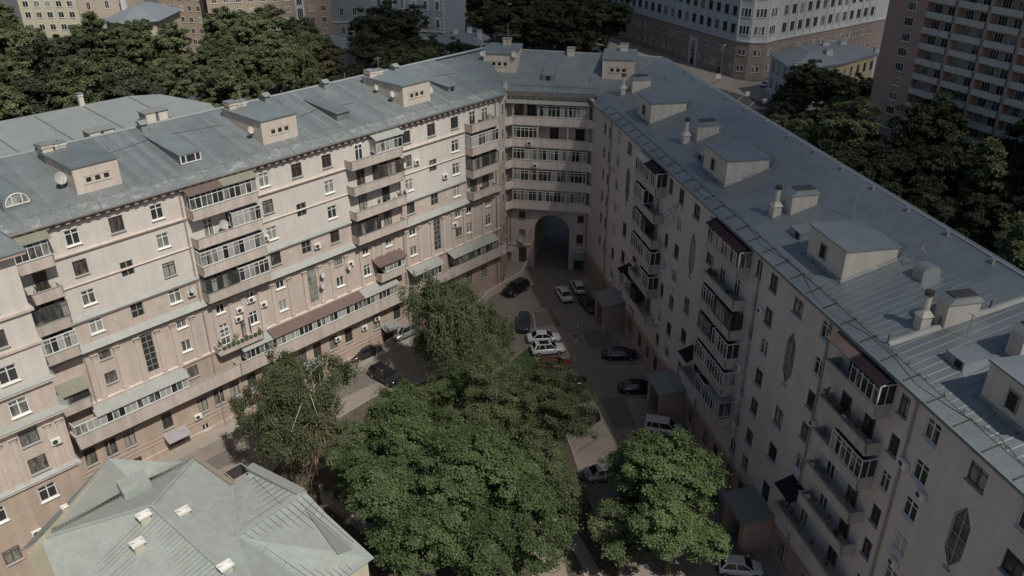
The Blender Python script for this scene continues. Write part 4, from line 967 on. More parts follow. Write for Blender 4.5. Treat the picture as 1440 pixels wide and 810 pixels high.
for k in range(16):
    x = rk.uniform(12, 100); d = rk.uniform(1.2, 9.5); w = rk.uniform(.6, 1.6); l_ = rk.uniform(.8, 2.4)
    part('patch_sheet', MB().hexa([(x, d, zR(d) + .05), (x + w, d, zR(d) + .05), (x + w, d + l_, zR(d + l_) + .05), (x, d + l_, zR(d + l_) + .05)], [(x, d, zR(d) + .1), (x + w, d, zR(d) + .1), (x + w, d + l_, zR(d + l_) + .1), (x, d + l_, zR(d + l_) + .1)]), M[rk.choice(('roofpale2', 'roofworn', 'roofgrey'))], P)
# small cowl, hatches, firewall flashings, cables
b = MB(); n = 8; x0, x1, d0 = 65.6, 66.8, 6.6; z = zR(d0)
arc = [(d0 + .75 - .75 * math.cos(math.pi * i / n), z + .9 + .45 * math.sin(math.pi * i / n)) for i in range(n + 1)]
b.prism([(d0, z - .3)] + arc + [(d0 + 1.5, z - .3)], x0, x1); part('vent_cowl', b, M['metalg'], P)
for x in (54.5, 75.8, 33.2):
    b = MB(); d = 2.9; b.hexa([(x - .9, d, zR(d) - .1), (x + .9, d, zR(d) - .1), (x + .9, d + 2.6, zR(d + 2.6)), (x - .9, d + 2.6, zR(d + 2.6))], [(x - .9, d, zR(d) + .75), (x + .9, d, zR(d) + .75), (x + .9, d + 2.6, zR(d + 2.6) + .07), (x - .9, d + 2.6, zR(d + 2.6) + .07)])
    o = part('roof_hatch', b, M['roofr'], P); part('vent_opening', MB().box(x + .1, x + .7, d - .04, d, zR(d) + .15, zR(d) + .65), M['dark'], o)
for xa, da, xb, db in ((6.9, 3.6, 8.0, 11.4), (71.6, .9, 72.6, 11.6)):
    b = MB(); b.hexa([(xa - .35, da, zR(da) + .03), (xa + .35, da, zR(da) + .03), (xb + .35, db, zR(db) + .03), (xb - .35, db, zR(db) + .03)], [(xa - .1, da, zR(da) + .3), (xa + .1, da, zR(da) + .3), (xb + .1, db, zR(db) + .3), (xb - .1, db, zR(db) + .3)])
    part('firewall_flashing', b, M['flash'], P)
    for k in range(4): part('post', MB().box(xa + (xb - xa) * k / 3 - .04, xa + (xb - xa) * k / 3 + .04, da + (db - da) * k / 3 - .04, da + (db - da) * k / 3 + .04, zR(da + (db - da) * k / 3) + .2, zR(da + (db - da) * k / 3) + .9), M['darkf'], P)
part('eave_apron', MB().hexa([(9, -.62, zR(-.62) + .1), (106, -.62, zR(-.62) + .1), (106, .7, zR(.7) + .06), (9, .7, zR(.7) + .06)], [(9, -.62, zR(-.62) + .13), (106, -.62, zR(-.62) + .13), (106, .7, zR(.7) + .09), (9, .7, zR(.7) + .09)]), M['roofr'], P)
rail(P, 9, 106, .75, zR(.75), h=.4, m='roofgrey', n=52)
b = MB()
for i in range(38): b.hexa([(9.2 + 2.55 * i, -.45, zR(-.45) + .12), (9.3 + 2.55 * i, -.45, zR(-.45) + .12), (9.3 + 2.55 * i, .75, zR(.75) + .08), (9.2 + 2.55 * i, .75, zR(.75) + .08)], [(9.2 + 2.55 * i, -.45, zR(-.45) + .2), (9.3 + 2.55 * i, -.45, zR(-.45) + .2), (9.3 + 2.55 * i, .75, zR(.75) + .2), (9.2 + 2.55 * i, .75, zR(.75) + .2)])
o = part('snow_guard_bracket', b, M['darkf'], P); o['kind'] = 'stuff'
b = MB(); pts = [(9 + 3.2 * i, .35 + .45 * math.sin(i * 1.7) + .3 * math.sin(i * .61), 0) for i in range(31)]
for a, c in zip(pts, pts[1:]): b.cyl((a[0], a[1], zR(a[1]) + .12), (c[0], c[1], zR(c[1]) + .12), .022, n=5)
part('cable', b, M['darkf'], P)
for x, d, h in ((31.3, 6.1, 2.2), (55.0, 8.0, 2.0), (65.1, 7.9, 2.6), (73.9, 5.2, 1.9), (56.9, 9.6, 1.8), (82.0, 9.0, 2.4)):
    part('antenna', MB().cyl((x, d, zR(d)), (x, d, zR(d) + h), .035, n=5).box(x - .4, x + .4, d - .015, d + .015, zR(d) + h - .1, zR(d) + h - .06), M['metalg'], P)
dish(P, 65.2, 7.6, zR(7.8) + 1.9, .35)

# ================================================================== REAR ROOF (building behind the left wing)
RB = thing('rear_building', 'flat grey-green metal roofed block standing behind the long beige wing', 'building', LW(0, -17.5), math.pi / 2 - AZL)
pts = [(-42, 0), (18, 0), (24.5, 4), (26.5, 11.5), (23.5, 19.5), (20, 21.5), (-42, 23)]
zr = lambda y: 28.0 + .05 * y
part('wall', MB().hexa([(x, y, 0) for x, y in pts], [(x, y, zr(y) - .25) for x, y in pts]), M['farbeige'], RB)
o = part('roof', MB().hexa([(x, y, zr(y) - .25) for x, y in pts], [(x, y, zr(y)) for x, y in pts]), M['roofpale2'], RB)
for i in range(9): part('seam', MB().hexa([(-30 + 6.2 * i, .2, zr(.2)), (-29.9 + 6.2 * i, .2, zr(.2)), (-29.9 + 6.2 * i, 21, zr(21)), (-30 + 6.2 * i, 21, zr(21))], [(-30 + 6.2 * i, .2, zr(.2) + .1), (-29.9 + 6.2 * i, .2, zr(.2) + .1), (-29.9 + 6.2 * i, 21, zr(21) + .1), (-30 + 6.2 * i, 21, zr(21) + .1)]), M['seamdark'], o)
for x, y in ((9.5, 6.0), (17.5, 8.4)):
    b = MB(); b.box(x - 1.5, x - .05, y, y + 1.8, zr(y) - .1, zr(y) + 1.5); b.box(x + .15, x + 1.6, y + .1, y + 1.9, zr(y) - .1, zr(y) + 1.5); b.box(x - 1.6, x + 1.75, y - .1, y + 2.0, zr(y) + 1.5, zr(y) + 1.58)
    v = part('vent_house', b, M['roofgrey'], RB)
    part('louvre', MB().box(x - 1.35, x - .2, y - .04, y, zr(y) + .2, zr(y) + 1.35).box(x + .3, x + 1.45, y + .05, y + .1, zr(y) + .2, zr(y) + 1.35), M['boxwhite'], v)
for x, y in ((-3.5, 22.4), (1.5, 22.3), (13.5, 21.9)): part('chimney', chimney_mb(x - .3, x + .3, y - .7, y - .1, zr(y) - .3, zr(y) + 1.6), [M['boxwhite'], M['metalg']], RB)
dish(RB, -22.5, 3.0, zr(3) + 1.6, .9, rz=.4); dish(RB, -19.5, 4.2, zr(3) + 1.1, .5, rz=.4)

# ================================================================== NEAR ROOF (small house in the yard)
NH = thing('house', 'low house with pale green sheet-metal hip roofs and cream capped chimneys', 'house', (-26, 54, 0))
oN = Vector((-26, 54, 0))
def nh(p): return tuple(Vector(p) - oN)
V_ = dict(A=(-37.5, 61.5, 9.6), B=(-32.3, 62.1, 8.6), C=(-34.3, 59.0, 8.75), D=(-40.0, 50.2, 9.3), G0=(-39.5, 52.3, 8.6), G1=(-30.1, 62.5, 8.6), R0=(-30.2, 53.6, 11.0), R1=(-18.0, 42.9, 11.0),
          N=(-25.4, 58.7, 8.6), K0=(-24.4, 60.1, 8.6), K=(-24.2, 61.6, 8.6), E1=(-18.6, 58.0, 8.6), V=(-22.4, 50.9, 10.2), E2=(-16.1, 55.1, 8.6), E3=(-11.3, 50.1, 8.6), E4=(-14.8, 46.4, 8.6), P0=(-35.6, 47.3, 8.0), P1=(-24.5, 37.5, 8.2), S=(-13.5, 40.5, 8.6))
def sheetroof(name, keys, m, parent=NH, dz=0.0, th=.1):
    pts = [Vector(V_[k]) - oN + Vector((0, 0, dz)) for k in keys]
    return part(name, MB().hexa([p - Vector((0, 0, th)) for p in pts], pts), M[m], parent)
pr = sheetroof('roof', ['G0', 'R0', 'R1', 'P1', 'P0'], 'roofpale')
sheetroof('roof', ['G0', 'G1', 'R0'], 'roofpale', dz=-.004)
r2_ = sheetroof('roof', ['R0', 'G1', 'N', 'V', 'R1'], 'roofpale', dz=-.002)
r3 = sheetroof('roof', ['N', 'K0', 'K', 'E1', 'V'], 'roofpale', dz=.004)
r4 = sheetroof('roof', ['V', 'E1', 'E2', 'E3', 'E4'], 'roofpale', dz=.006)
sheetroof('roof', ['R1', 'V', 'E4', 'S'], 'roofpale', dz=-.006)
sheetroof('roof', ['A', 'C', 'G0', 'D'], 'roofgrey', dz=-.02)  # this plane is set in a darker neutral grey than the green slopes
sheetroof('roof', ['A', 'B', 'G1', 'C'], 'roofpale', dz=-.02)
# sheet seams as raised ribs, one object each
def seam(parent, a, b, m='seamdark', w=.05, h=.05):
    a = Vector(a) - oN; b = Vector(b) - oN; d = (b - a).normalized(); s = Vector((-d.y, d.x, 0)).normalized() * w / 2; z = Vector((0, 0, h)); z0 = Vector((0, 0, .004))
    part('seam', MB().hexa([a - s + z0, b - s + z0, b + s + z0, a + s + z0], [a - s + z, b - s + z, b + s + z, a + s + z]), M[m], parent)
def lerp(a, b, t): return Vector(a).lerp(Vector(b), t)
for i in range(1, 34):        # seams of the big near slope, ridge to eave
    t_ = i / 34; a = lerp(V_['R0'], V_['R1'], t_); e = lerp(V_['P0'], V_['P1'], t_ * .92 + .02)
    seam(pr, a, a.lerp(e, (.45, .8, .62, .9, .7)[i % 5]), w=.035, h=.03)
for j, (t0, t1) in enumerate(((.2, .42), (.30, .7), (.38, .9), (.5, .8), (.55, .95))):
    k = .25 + .14 * j; a = lerp(V_['R0'], V_['R1'], t0).lerp(lerp(V_['P0'], V_['P1'], t0 * .92 + .02), k); c = lerp(V_['R0'], V_['R1'], t1).lerp(lerp(V_['P0'], V_['P1'], t1 * .92 + .02), k); seam(pr, a, c, w=.05, h=.03)
for i in range(1, 9):
    t_ = i / 9; seam(r3, lerp(V_['N'], V_['V'], t_), lerp(V_['K'], V_['E1'], .12 + .88 * t_), w=.05, h=.035)
for k in (.35, .65): seam(r3, lerp(lerp(V_['N'], V_['V'], .1), lerp(V_['K'], V_['E1'], .2), k), lerp(lerp(V_['N'], V_['V'], .95), lerp(V_['K'], V_['E1'], .96), k), w=.04, h=.025)
for i in range(1, 12):
    t_ = i / 12; seam(r4, lerp(V_['V'], V_['E1'], t_), lerp(V_['E4'], V_['E3'], t_).lerp(Vector(V_['E2']), max(0, t_ - .55)), w=.045, h=.03)
for k in (.3, .55, .8): seam(r4, lerp(V_['V'], V_['E4'], k), lerp(V_['E1'], V_['E2'], .2 + k * .8), w=.04, h=.025)
for a, c in (('R0', 'R1'), ('R0', 'G0'), ('R0', 'G1'), ('V', 'E1'), ('N', 'V')): seam(NH, V_[a], V_[c], 'roofpale', w=.32, h=.10)
# gutters, parapet strip with rail, walls
def strip(a, b, w, z0, z1, m, name, parent=NH):
    a = Vector(a) - oN; b = Vector(b) - oN; d = (b - a).normalized(); s = Vector((-d.y, d.x, 0)).normalized() * w
    return part(name, MB().hexa([a + Vector((0, 0, z0)), b + Vector((0, 0, z0)), b + s + Vector((0, 0, z0)), a + s + Vector((0, 0, z0))], [a + Vector((0, 0, z1)), b + Vector((0, 0, z1)), b + s + Vector((0, 0, z1)), a + s + Vector((0, 0, z1))]), M[m], parent)
strip(V_['G1'], V_['N'], .45, -.35, .16, 'sand', 'gutter'); strip(V_['N'], V_['K0'], .3, -.3, .14, 'concrete', 'gutter')
strip(V_['K'], V_['E1'], -.9, .02, .35, 'roofgrey', 'eave_box')
b = MB(); a0 = Vector(V_['G0']) - oN; a1 = Vector(V_['G1']) - oN
for i in range(46):
    p = a0.lerp(a1, i / 45); b.box(p.x - .025, p.x + .025, p.y - .025, p.y + .025, p.z - .02, p.z + .42)
b.cyl(a0 + Vector((0, 0, .42)), a1 + Vector((0, 0, .42)), .025, n=5); b.cyl(a0 + Vector((0, 0, .2)), a1 + Vector((0, 0, .2)), .02, n=5); b.cyl(a0 + Vector((0, 0, .03)), a1 + Vector((0, 0, .03)), .07, n=5)
part('snow_rail', b, M['seamdark'], NH)
outline = ['P0', 'G0', 'D', 'A', 'B', 'G1', 'N', 'K0', 'K', 'E1', 'E2', 'E3', 'E4', 'S', 'P1']
w = MB(); cen = Vector((-27, 50, 0)) - oN
pts = [(Vector((V_[k][0], V_[k][1], 0)) - oN) for k in outline]; pts = [p + (cen - p).normalized() * .55 for p in pts]
for i in range(len(pts)):
    a, c = pts[i], pts[(i + 1) % len(pts)]; za = V_[outline[i]][2] - .12; zc = V_[outline[(i + 1) % len(pts)]][2] - .12
    w.poly([(a.x, a.y, 0), (c.x, c.y, 0), (c.x, c.y, zc), (a.x, a.y, za)])
part('wall', w, M['faryellow'], NH)
b = MB(); q = [(-35.4, 58.2, 9.7), (-33.9, 56.3, 9.8), (-32.2, 58.0, 9.8), (-33.6, 59.9, 9.7)]; b.hexa([nh((x, y, 8.5)) for x, y, z in q], [nh(p) for p in q]); part('roof_hatch', b, M['roofpale'], NH)
part('roof_patch', MB().hexa([nh((-17.9, 55.2, 8.75)), nh((-16.4, 53.9, 8.72)), nh((-13.2, 50.8, 8.72)), nh((-14.2, 50.0, 9.0))], [nh((-17.9, 55.2, 8.95)), nh((-16.4, 53.9, 8.86)), nh((-13.2, 50.8, 8.86)), nh((-14.2, 50.0, 9.14))]), M['roofgrey'], NH)
for x, y, z in ((-30.3, 52.2, 10.6), (-27.5, 53.2, 10.1), (-29.9, 49.6, 10.1), (-21.9, 46.6, 10.7), (-38.8, 55.4, 8.9)):
    s_ = .8 if x > -38 else .45
    c = MB(); p = nh((x, y, z)); ca, sa = math.cos(R(47)), math.sin(R(47))
    def bx4(hw_, hd, z0, z1): 
        cc = [(-hw_, -hd), (hw_, -hd), (hw_, hd), (-hw_, hd)]; cc = [(p[0] + u * ca - v * sa, p[1] + u * sa + v * ca) for u, v in cc]; c.hexa([(u, v, p[2] + z0) for u, v in cc], [(u, v, p[2] + z1) for u, v in cc])
    bx4(.5 * s_, .38 * s_, -.7, .8 * s_); c.cur = 1; bx4(.68 * s_, .52 * s_, .8 * s_, 1.0 * s_); bx4(.3 * s_, .2 * s_, 1.0 * s_, 1.2 * s_); bx4(.62 * s_, .1, 1.2 * s_, 1.28 * s_)
    part('chimney', c, [M['faryellow'], M['whitep']], NH)
# concrete yard wall with posts beyond the house
YW = thing('yard_wall', 'low grey concrete wall with square posts beside the pale green roofs', 'wall', (-14, 61, 0))
for i in range(11):
    a = Vector((-19.5, 66.2, 0)).lerp(Vector((-7.2, 55.3, 0)), i / 10) - YW.location
    o = part('post', MB().box(a.x - .2, a.x + .2, a.y - .2, a.y + .2, 0, 2.2), M['concrete'], YW)
a = Vector((-19.5, 66.2, 0)) - YW.location; c = Vector((-7.2, 55.3, 0)) - YW.location; d = (c - a).normalized(); s = Vector((-d.y, d.x, 0)) * .3
part('wall', MB().hexa([a - s, c - s, c + s, a + s], [p + Vector((0, 0, 1.3)) for p in (a - s, c - s, c + s, a + s)]), M['concrete'], YW)

# ================================================================== BACKGROUND BUILDINGS
def fwin_mesh(w, h, fr, bars):
    b = MB(); b.box(-w / 2, w / 2, -.06, .04, -h / 2, h / 2); b.box(-w / 2 - .08, w / 2 + .08, -.14, .0, -h / 2 - .1, -h / 2)
    b.cur = 1; n = bars; g_ = .09; pw = (w - .2 - g_ * (n - 1)) / n
    for i in range(n):
        x = -w / 2 + .1 + i * (pw + g_); b.box(x, x + pw, -.075, -.02, -h / 2 + .1, h / 2 - .1)
    return b.mesh('window', [M[fr], M['glassr']])
def fwin(parent, p, ang, w, h, fr='white', bars=2):
    o = ob('window', shared(('fw', w, h, fr, bars), lambda: fwin_mesh(w, h, fr, bars)), parent, p); o.rotation_euler = (0, 0, ang); return o
class Fac:
    """a straight facade in a building's (unrotated) frame"""
    def __init__(s, parent, a, c):
        s.p = parent; o = parent.location; s.a = Vector((a[0] - o.x, a[1] - o.y, 0)); s.c = Vector((c[0] - o.x, c[1] - o.y, 0)); d = s.c - s.a; s.L = d.length; s.d = d / s.L; s.n = Vector((s.d.y, -s.d.x, 0)); s.ang = math.atan2(s.d.y, s.d.x)
    def at(s, x, z, out=0.0): q = s.a + s.d * x + s.n * out; return Vector((q.x, q.y, z))
    def wall(s, z0, z1, m, name='wall', x0=0.0, x1=None, out=0.0, th=.5):
        x1 = s.L if x1 is None else x1
        pts = [s.at(x0, 0, out), s.at(x1, 0, out), s.at(x1, 0, out - th), s.at(x0, 0, out - th)]
        return part(name, MB().hexa([(p.x, p.y, z0) for p in pts], [(p.x, p.y, z1) for p in pts]), M[m], s.p)
    def win(s, x, z, w, h, fr='white', bars=2, out=.0): return fwin(s.p, s.at(x, z, out), s.ang, w, h, fr, bars)
def prism_roof(parent, pts, z, top, ztop, m='farroof', over=.5):
    """hip roof: outline pts (world) at z, shrunk to the list 'top' at ztop"""
    o = parent.location
    q = [(p[0] - o.x, p[1] - o.y, z) for p in pts]; t = [(p[0] - o.x, p[1] - o.y, ztop) for p in top]
    b = MB(); b.hexa(q, t); return part('roof', b, M[m], parent)

# pale institution with a brick base and a rounded corner
IN = thing('office_building', 'large pale plastered building with brown brick base and rounded corner across the street', 'building', (68, 245, 0))
pl = [(20.5, 326.5), (63.0, 240.4), (66.2, 237.9), (70.8, 237.7), (74.2, 241.2), (114, 270.3), (130, 282)]
for i, (a, c) in enumerate(zip(pl, pl[1:])):
    f = Fac(IN, a, c); f.wall(0, 10.5, 'brick'); f.wall(10.5, 44, 'farwhite', out=-.12); f.wall(10.3, 10.75, 'farwhite', 'ledge', out=.25, th=.7)
    if f.L > 20:
        sp = 3.55; n = int(f.L / sp)
        for k in range(n):
            x = (f.L - sp * (n - 1)) / 2 + sp * k
            for z in (13.6, 18.3, 23.0, 27.7, 32.4): f.win(x, z, 1.7, 2.5, 'greyf', 2, out=-.1)
            if k % 5 != 4: 
                f.wall(11.0, 40, 'farwhite', 'pilaster', x0=x + sp / 2 - .35, x1=x + sp / 2 + .35, out=.08, th=.3)
            for z in (7.6, 3.1):
                for s in (-.6, .6): f.win(x + s, z, .62, 1.7, 'white', 1)
    elif i in (1, 2, 3):
        for z in (13.6, 18.3, 23.0, 27.7):
            for s in (-1.0, 0, 1.0):
                f.win(f.L / 2 + s, z, .85, 2.4, 'white', 1, out=-.1)
        for z in (7.6, 3.1): f.win(f.L / 2 - .5, z, .8, 1.7, 'white', 1); f.win(f.L / 2 + .7, z, .8, 1.7, 'white', 1)
f = Fac(IN, pl[0], pl[1]); xe = f.L - 18.5
f.wall(0, 8.2, 'farwhite', 'portal', x0=xe - 1.9, x1=xe - 1.1, out=.35); f.wall(0, 8.2, 'farwhite', 'portal', x0=xe + 1.1, x1=xe + 1.9, out=.35); f.wall(7.2, 8.2, 'farwhite', 'portal', x0=xe - 1.1, x1=xe + 1.1, out=.35); f.wall(0, 4.5, 'door', 'door', x0=xe - 1.05, x1=xe + 1.05, out=.05)
f.wall(0, 3.4, 'door', 'door', x0=f.L - 6.5, x1=f.L - 5.2, out=.05)
o = IN.location; part('roof', MB().hexa([(20.5 - o.x, 326 - o.y, 44), (63 - o.x, 240.6 - o.y, 44), (74 - o.x, 241.4 - o.y, 44), (130 - o.x, 282 - o.y, 44), (100 - o.x, 330 - o.y, 44)], [(20.5 - o.x, 326 - o.y, 45), (63 - o.x, 240.6 - o.y, 45), (74 - o.x, 241.4 - o.y, 45), (130 - o.x, 282 - o.y, 45), (100 - o.x, 330 - o.y, 45)]), M['farroof'], IN)

# brick tower block with panel balconies
TW = thing('tower_block', 'brown brick tower block with rows of pale panel balconies', 'building', (73.6, 155, 0))
U_ = Vector((.4226, -.9063, 0)); a = Vector((73.6, 155, 0)) - U_ * 8.2; c = Vector((73.6, 155, 0)) + U_ * 44
f = Fac(TW, a, c); H_ = 52
back = f.n * -14
f.wall(0, H_, 'towerbrick', x0=0, x1=8.2, th=14); f.wall(0, H_, 'towerbrick', x0=8.2, x1=f.L, out=-1.4, th=12.5)
for k in range(17):
    z = 2.3 + 2.72 * k
    f.win(5.3, z + 1.3, 1.9, 1.5, 'white', 3)
    for j in range(6):
        x0 = 8.4 + 6.35 * j; x1 = x0 + 5.6
        f.wall(z - .05, z + .95, 'towerpanel', 'balcony', x0=x0, x1=x1, out=0, th=.12); f.wall(z - .15, z - .05, 'towerpanel', 'balcony_slab', x0=x0, x1=x1, out=-.02, th=1.38)
        f.win(x0 + 1.5, z + 1.45, 1.7, 1.6, 'white', 3, out=-1.38); f.win(x0 + 4.2, z + 1.45, 1.5, 1.6, 'white', 2, out=-1.38)
for j in range(7): f.wall(0, H_, 'towerbrick', 'pier', x0=8.2 + 6.35 * j - .2 + (-.0), x1=8.2 + 6.35 * j + .2, out=.05, th=1.5)

# old ochre house with hipped grey roof
YH = thing('house', 'old ochre house with grey hipped metal roof and white corner pilasters', 'house', (75, 212, 0))
q = [(67.6, 221.1), (68.6, 204.2), (82.0, 210.8), (95.2, 221.7), (88, 232)]
for i, (a, c) in enumerate(zip(q, q[1:] + q[:1])):
    f = Fac(YH, a, c); f.wall(0, 11, 'farochre' if i in (1, 2) else 'farwhite'); f.wall(0, 1.5, 'farwhite', 'plinth', out=.12); f.wall(10.5, 11.1, 'farwhite', 'cornice', out=.3)
    if i == 0:
        for k in range(4):
            for z in (8.6, 4.2): f.win(2.6 + 3.9 * k, z, 1.2, 2.5, 'darkf', 1)
        f.wall(0, 10.5, 'farwhite', 'pilaster', x0=f.L - .9, x1=f.L, out=.15); f.wall(3.0, 3.2, 'farwhite', 'canopy', x0=4, x1=10, out=2.0, th=2.0)
    if i in (1, 2):
        for k in range(4 if i == 1 else 5): 
            for z in (8.3, 3.9): f.win(2.4 + 3.2 * k, z, 1.1, 2.0, 'darkf', 2)
        f.wall(0, 10.5, 'farwhite', 'pilaster', x0=0 if i == 1 else f.L - 1.2, x1=.9 if i == 1 else f.L, out=.15)
prism_roof(YH, [(66.9, 221.8), (68.2, 203.2), (82.3, 210.0), (96.2, 221.6), (88, 233)], 11.05, [(73.6, 219.5), (74.2, 212.5), (80.5, 215.5), (88.5, 222), (85, 225.5)], 13.3)
for x, y, z in ((69.2, 204.8, 11), (79.5, 213.2, 12.6), (81, 220.5, 13), (86, 222, 13), (95.2, 221.8, 11)):
    part('chimney', chimney_mb(x - 75 - .8, x - 75 + .8, y - 212 - .6, y - 212 + .6, z - .5, z + 1.5), [M['farwhite'], M['metalg']], YH)

# ochre-brown four-storey block
BR = thing('apartment_block', 'brownish plastered block with a tall white stair window behind the trees', 'building', (-73, 268, 0))
f = Fac(BR, (-91.5, 263.5), (-55.8, 271)); f.wall(0, 27, 'farbrown', th=12); f.wall(26.6, 27.2, 'farbrown', 'cornice', out=.4)
for k in range(10):
    x = 2.2 + 3.55 * k
    if k == 7:
        f.wall(6, 24, 'farwhite', 'stair_panel', x0=x - 1.3, x1=x + 1.3, out=.08); 
        for j in range(4):
            for z in (8 + 4.2 * j,): f.win(x, z + 1, 1.7, 3.4, 'white', 3, out=.09)
        continue
    for z in (4.4, 7.8, 11.2, 14.6, 18.0, 21.4, 24.6): f.win(x, z, 1.6, 1.7, 'white', 3)
BX = thing('apartment_block', 'second brownish block with close-set windows beside the beige gabled house', 'building', (-100, 271, 0))
f = Fac(BX, (-110, 273.5), (-94.5, 269.5)); f.wall(0, 25, 'farbrown', th=12)
for k in range(5):
    for z in (4.4, 7.8, 11.2, 14.6, 18.0, 21.4): f.win(1.8 + 3.0 * k, z, 1.3, 1.7, 'white', 2)
# pale yellow and beige blocks
PY = thing('apartment_block', 'pale yellow plastered block far behind the trees at the left wing', 'building', (-126, 250, 0))
f = Fac(PY, (-140, 249), (-123.4, 249.6)); f.wall(0, 22, 'faryellow', th=14); f.wall(21.6, 22.2, 'farwhite', 'cornice', out=.4)
for k in range(5):
    for z in (3.0, 6.4, 9.8, 13.2, 16.6, 19.6): f.win(2 + 3.1 * k, z, 1.6, 1.7, 'white', 2)
BE = thing('apartment_block', 'taller beige block with sparse narrow windows beside the pale yellow block', 'building', (-117, 247, 0))
f = Fac(BE, (-123.2, 249), (-109.5, 249.6)); f.wall(0, 27, 'farbeige', th=14)
for x, z in ((3.0, 19), (8.2, 19.4), (3.2, 14.0), (8.8, 14.2), (12.2, 16), (12.3, 20), (3.4, 9), (9, 9.2), (3.1, 24), (8.3, 24.2)): f.win(x, z, 1.1, 2.2, 'white', 2)
f.wall(0, 11.5, 'roofgrey', 'annexe', x0=1.5, x1=10, out=5, th=5)
GH = thing('house', 'beige gabled house with a broad grey hip roof among the trees', 'house', (-104, 243, 0))
q = [(-113, 242), (-106.5, 236.5), (-98.5, 240.5), (-98, 258), (-112, 258)]
for i, (a, c) in enumerate(zip(q, q[1:] + q[:1])):
    f = Fac(GH, a, c); f.wall(0, 16.2, 'farbeige' if i else 'farbrown'); f.wall(15.8, 16.4, 'farwhite', 'cornice', out=.35)
    if i == 1: f.wall(0, 15.8, 'farwhite', 'pilaster', x0=0, x1=1.0, out=.15); f.win(7.5, 7, 1.2, 2.2); f.win(7.5, 11.5, 1.2, 2.2)
prism_roof(GH, [(-114, 241.8), (-106.4, 235.4), (-97.4, 239.9), (-97, 259), (-113, 259)], 16.4, [(-106, 247), (-105.4, 244.5), (-104, 245), (-103.5, 252), (-105.5, 252)], 19.6)
part('chimney', chimney_mb(-6.5, -5.2, 5, 6.2, 17, 21.5), [M['farwhite'], M['metalg']], GH)
# blue palace and its neighbour
BP = thing('mansion', 'pale blue mansion with white quoins and arched window surrounds', 'building', (-28, 262, 0))
f = Fac(BP, (-42, 265.5), (-19.6, 259)); f.wall(0, 24, 'farblue', th=14); f.wall(23.5, 24.3, 'farwhite', 'cornice', out=.5); f.wall(9.2, 9.7, 'farwhite', 'ledge', out=.2)
for k in range(6):
    x = 2.2 + 3.75 * k
    for z in (6.0, 11.8, 17.0, 21.3): f.wall(z - 1.7, z + 1.75, 'farwhite', 'surround', x0=x - .95, x1=x + .95, out=.06, th=.2); f.win(x, z, 1.2, 2.6, 'white', 2, out=.07)
for xx in (.0, 12.2, f.L - 1.0):
    for j in range(24): f.wall(j * 1.0, j * 1.0 + .8, 'farwhite', 'quoin', x0=xx, x1=xx + 1.0, out=.12, th=.3)
f2 = Fac(BP, (-19.6, 259), (-14, 272)); f2.wall(0, 24, 'farblue')
BN = thing('apartment_block', 'blue-grey plastered building with small arched windows behind the low grey house', 'building', (-53, 286, 0))
f = Fac(BN, (-70, 283), (-40, 287)); f.wall(0, 26, 'farblue', th=10); f.wall(7.5, 8, 'farwhite', 'ledge', out=.2)
for k in range(7):
    for z in (5, 11, 16.5, 22): f.win(2.5 + 4.1 * k, z, 1.2, 2.4, 'white', 2)
LG = thing('house', 'low house with a weathered grey roof beside the blue-grey building', 'house', (-52, 252, 0))
q = [(-57.5, 250), (-47, 243), (-43.5, 249), (-54, 257)]
for i, (a, c) in enumerate(zip(q, q[1:] + q[:1])):
    f = Fac(LG, a, c); f.wall(0, 7.5, 'farwhite')
    if i == 0: f.win(3, 5, .9, 1.4, 'darkf', 1); f.win(8, 5, .9, 1.4, 'darkf', 1)
prism_roof(LG, [(-58.2, 250), (-47, 242.2), (-42.8, 249), (-54, 257.8)], 7.5, [(-54, 251.4), (-49, 248), (-47.5, 249.4), (-53, 253)], 10)
LR = thing('house', 'low rambling house with grey-blue roofs in front of the blue mansion', 'house', (-10, 250, 0))
q = [(-24, 248), (-9, 241), (-4, 250), (-20, 258)]
for i, (a, c) in enumerate(zip(q, q[1:] + q[:1])): f = Fac(LR, a, c); f.wall(0, 8, 'farwhite')
prism_roof(LR, [(-24.6, 248), (-9, 240.2), (-3.3, 250), (-20, 258.6)], 8, [(-19, 249.5), (-10, 245.5), (-8, 249.2), (-17, 253.5)], 11)
for x, y in ((-16, 249), (-9, 246), (-12, 250)): part('chimney', chimney_mb(x + 10 - .7, x + 10 + .7, y - 250 - .6, y - 250 + .6, 8.5, 12.6), [M['farwhite'], M['metalg']], LR)
OB = thing('apartment_block', 'orange-brown block peeping out above the dark park trees', 'building', (32, 352, 0))
f = Fac(OB, (22, 350), (44, 356)); f.wall(0, 26, 'towerbrick', th=10)
for k in range(6):
    for z in (5, 9, 13, 17, 21): f.win(2 + 3.5 * k, z, 1.5, 1.8)

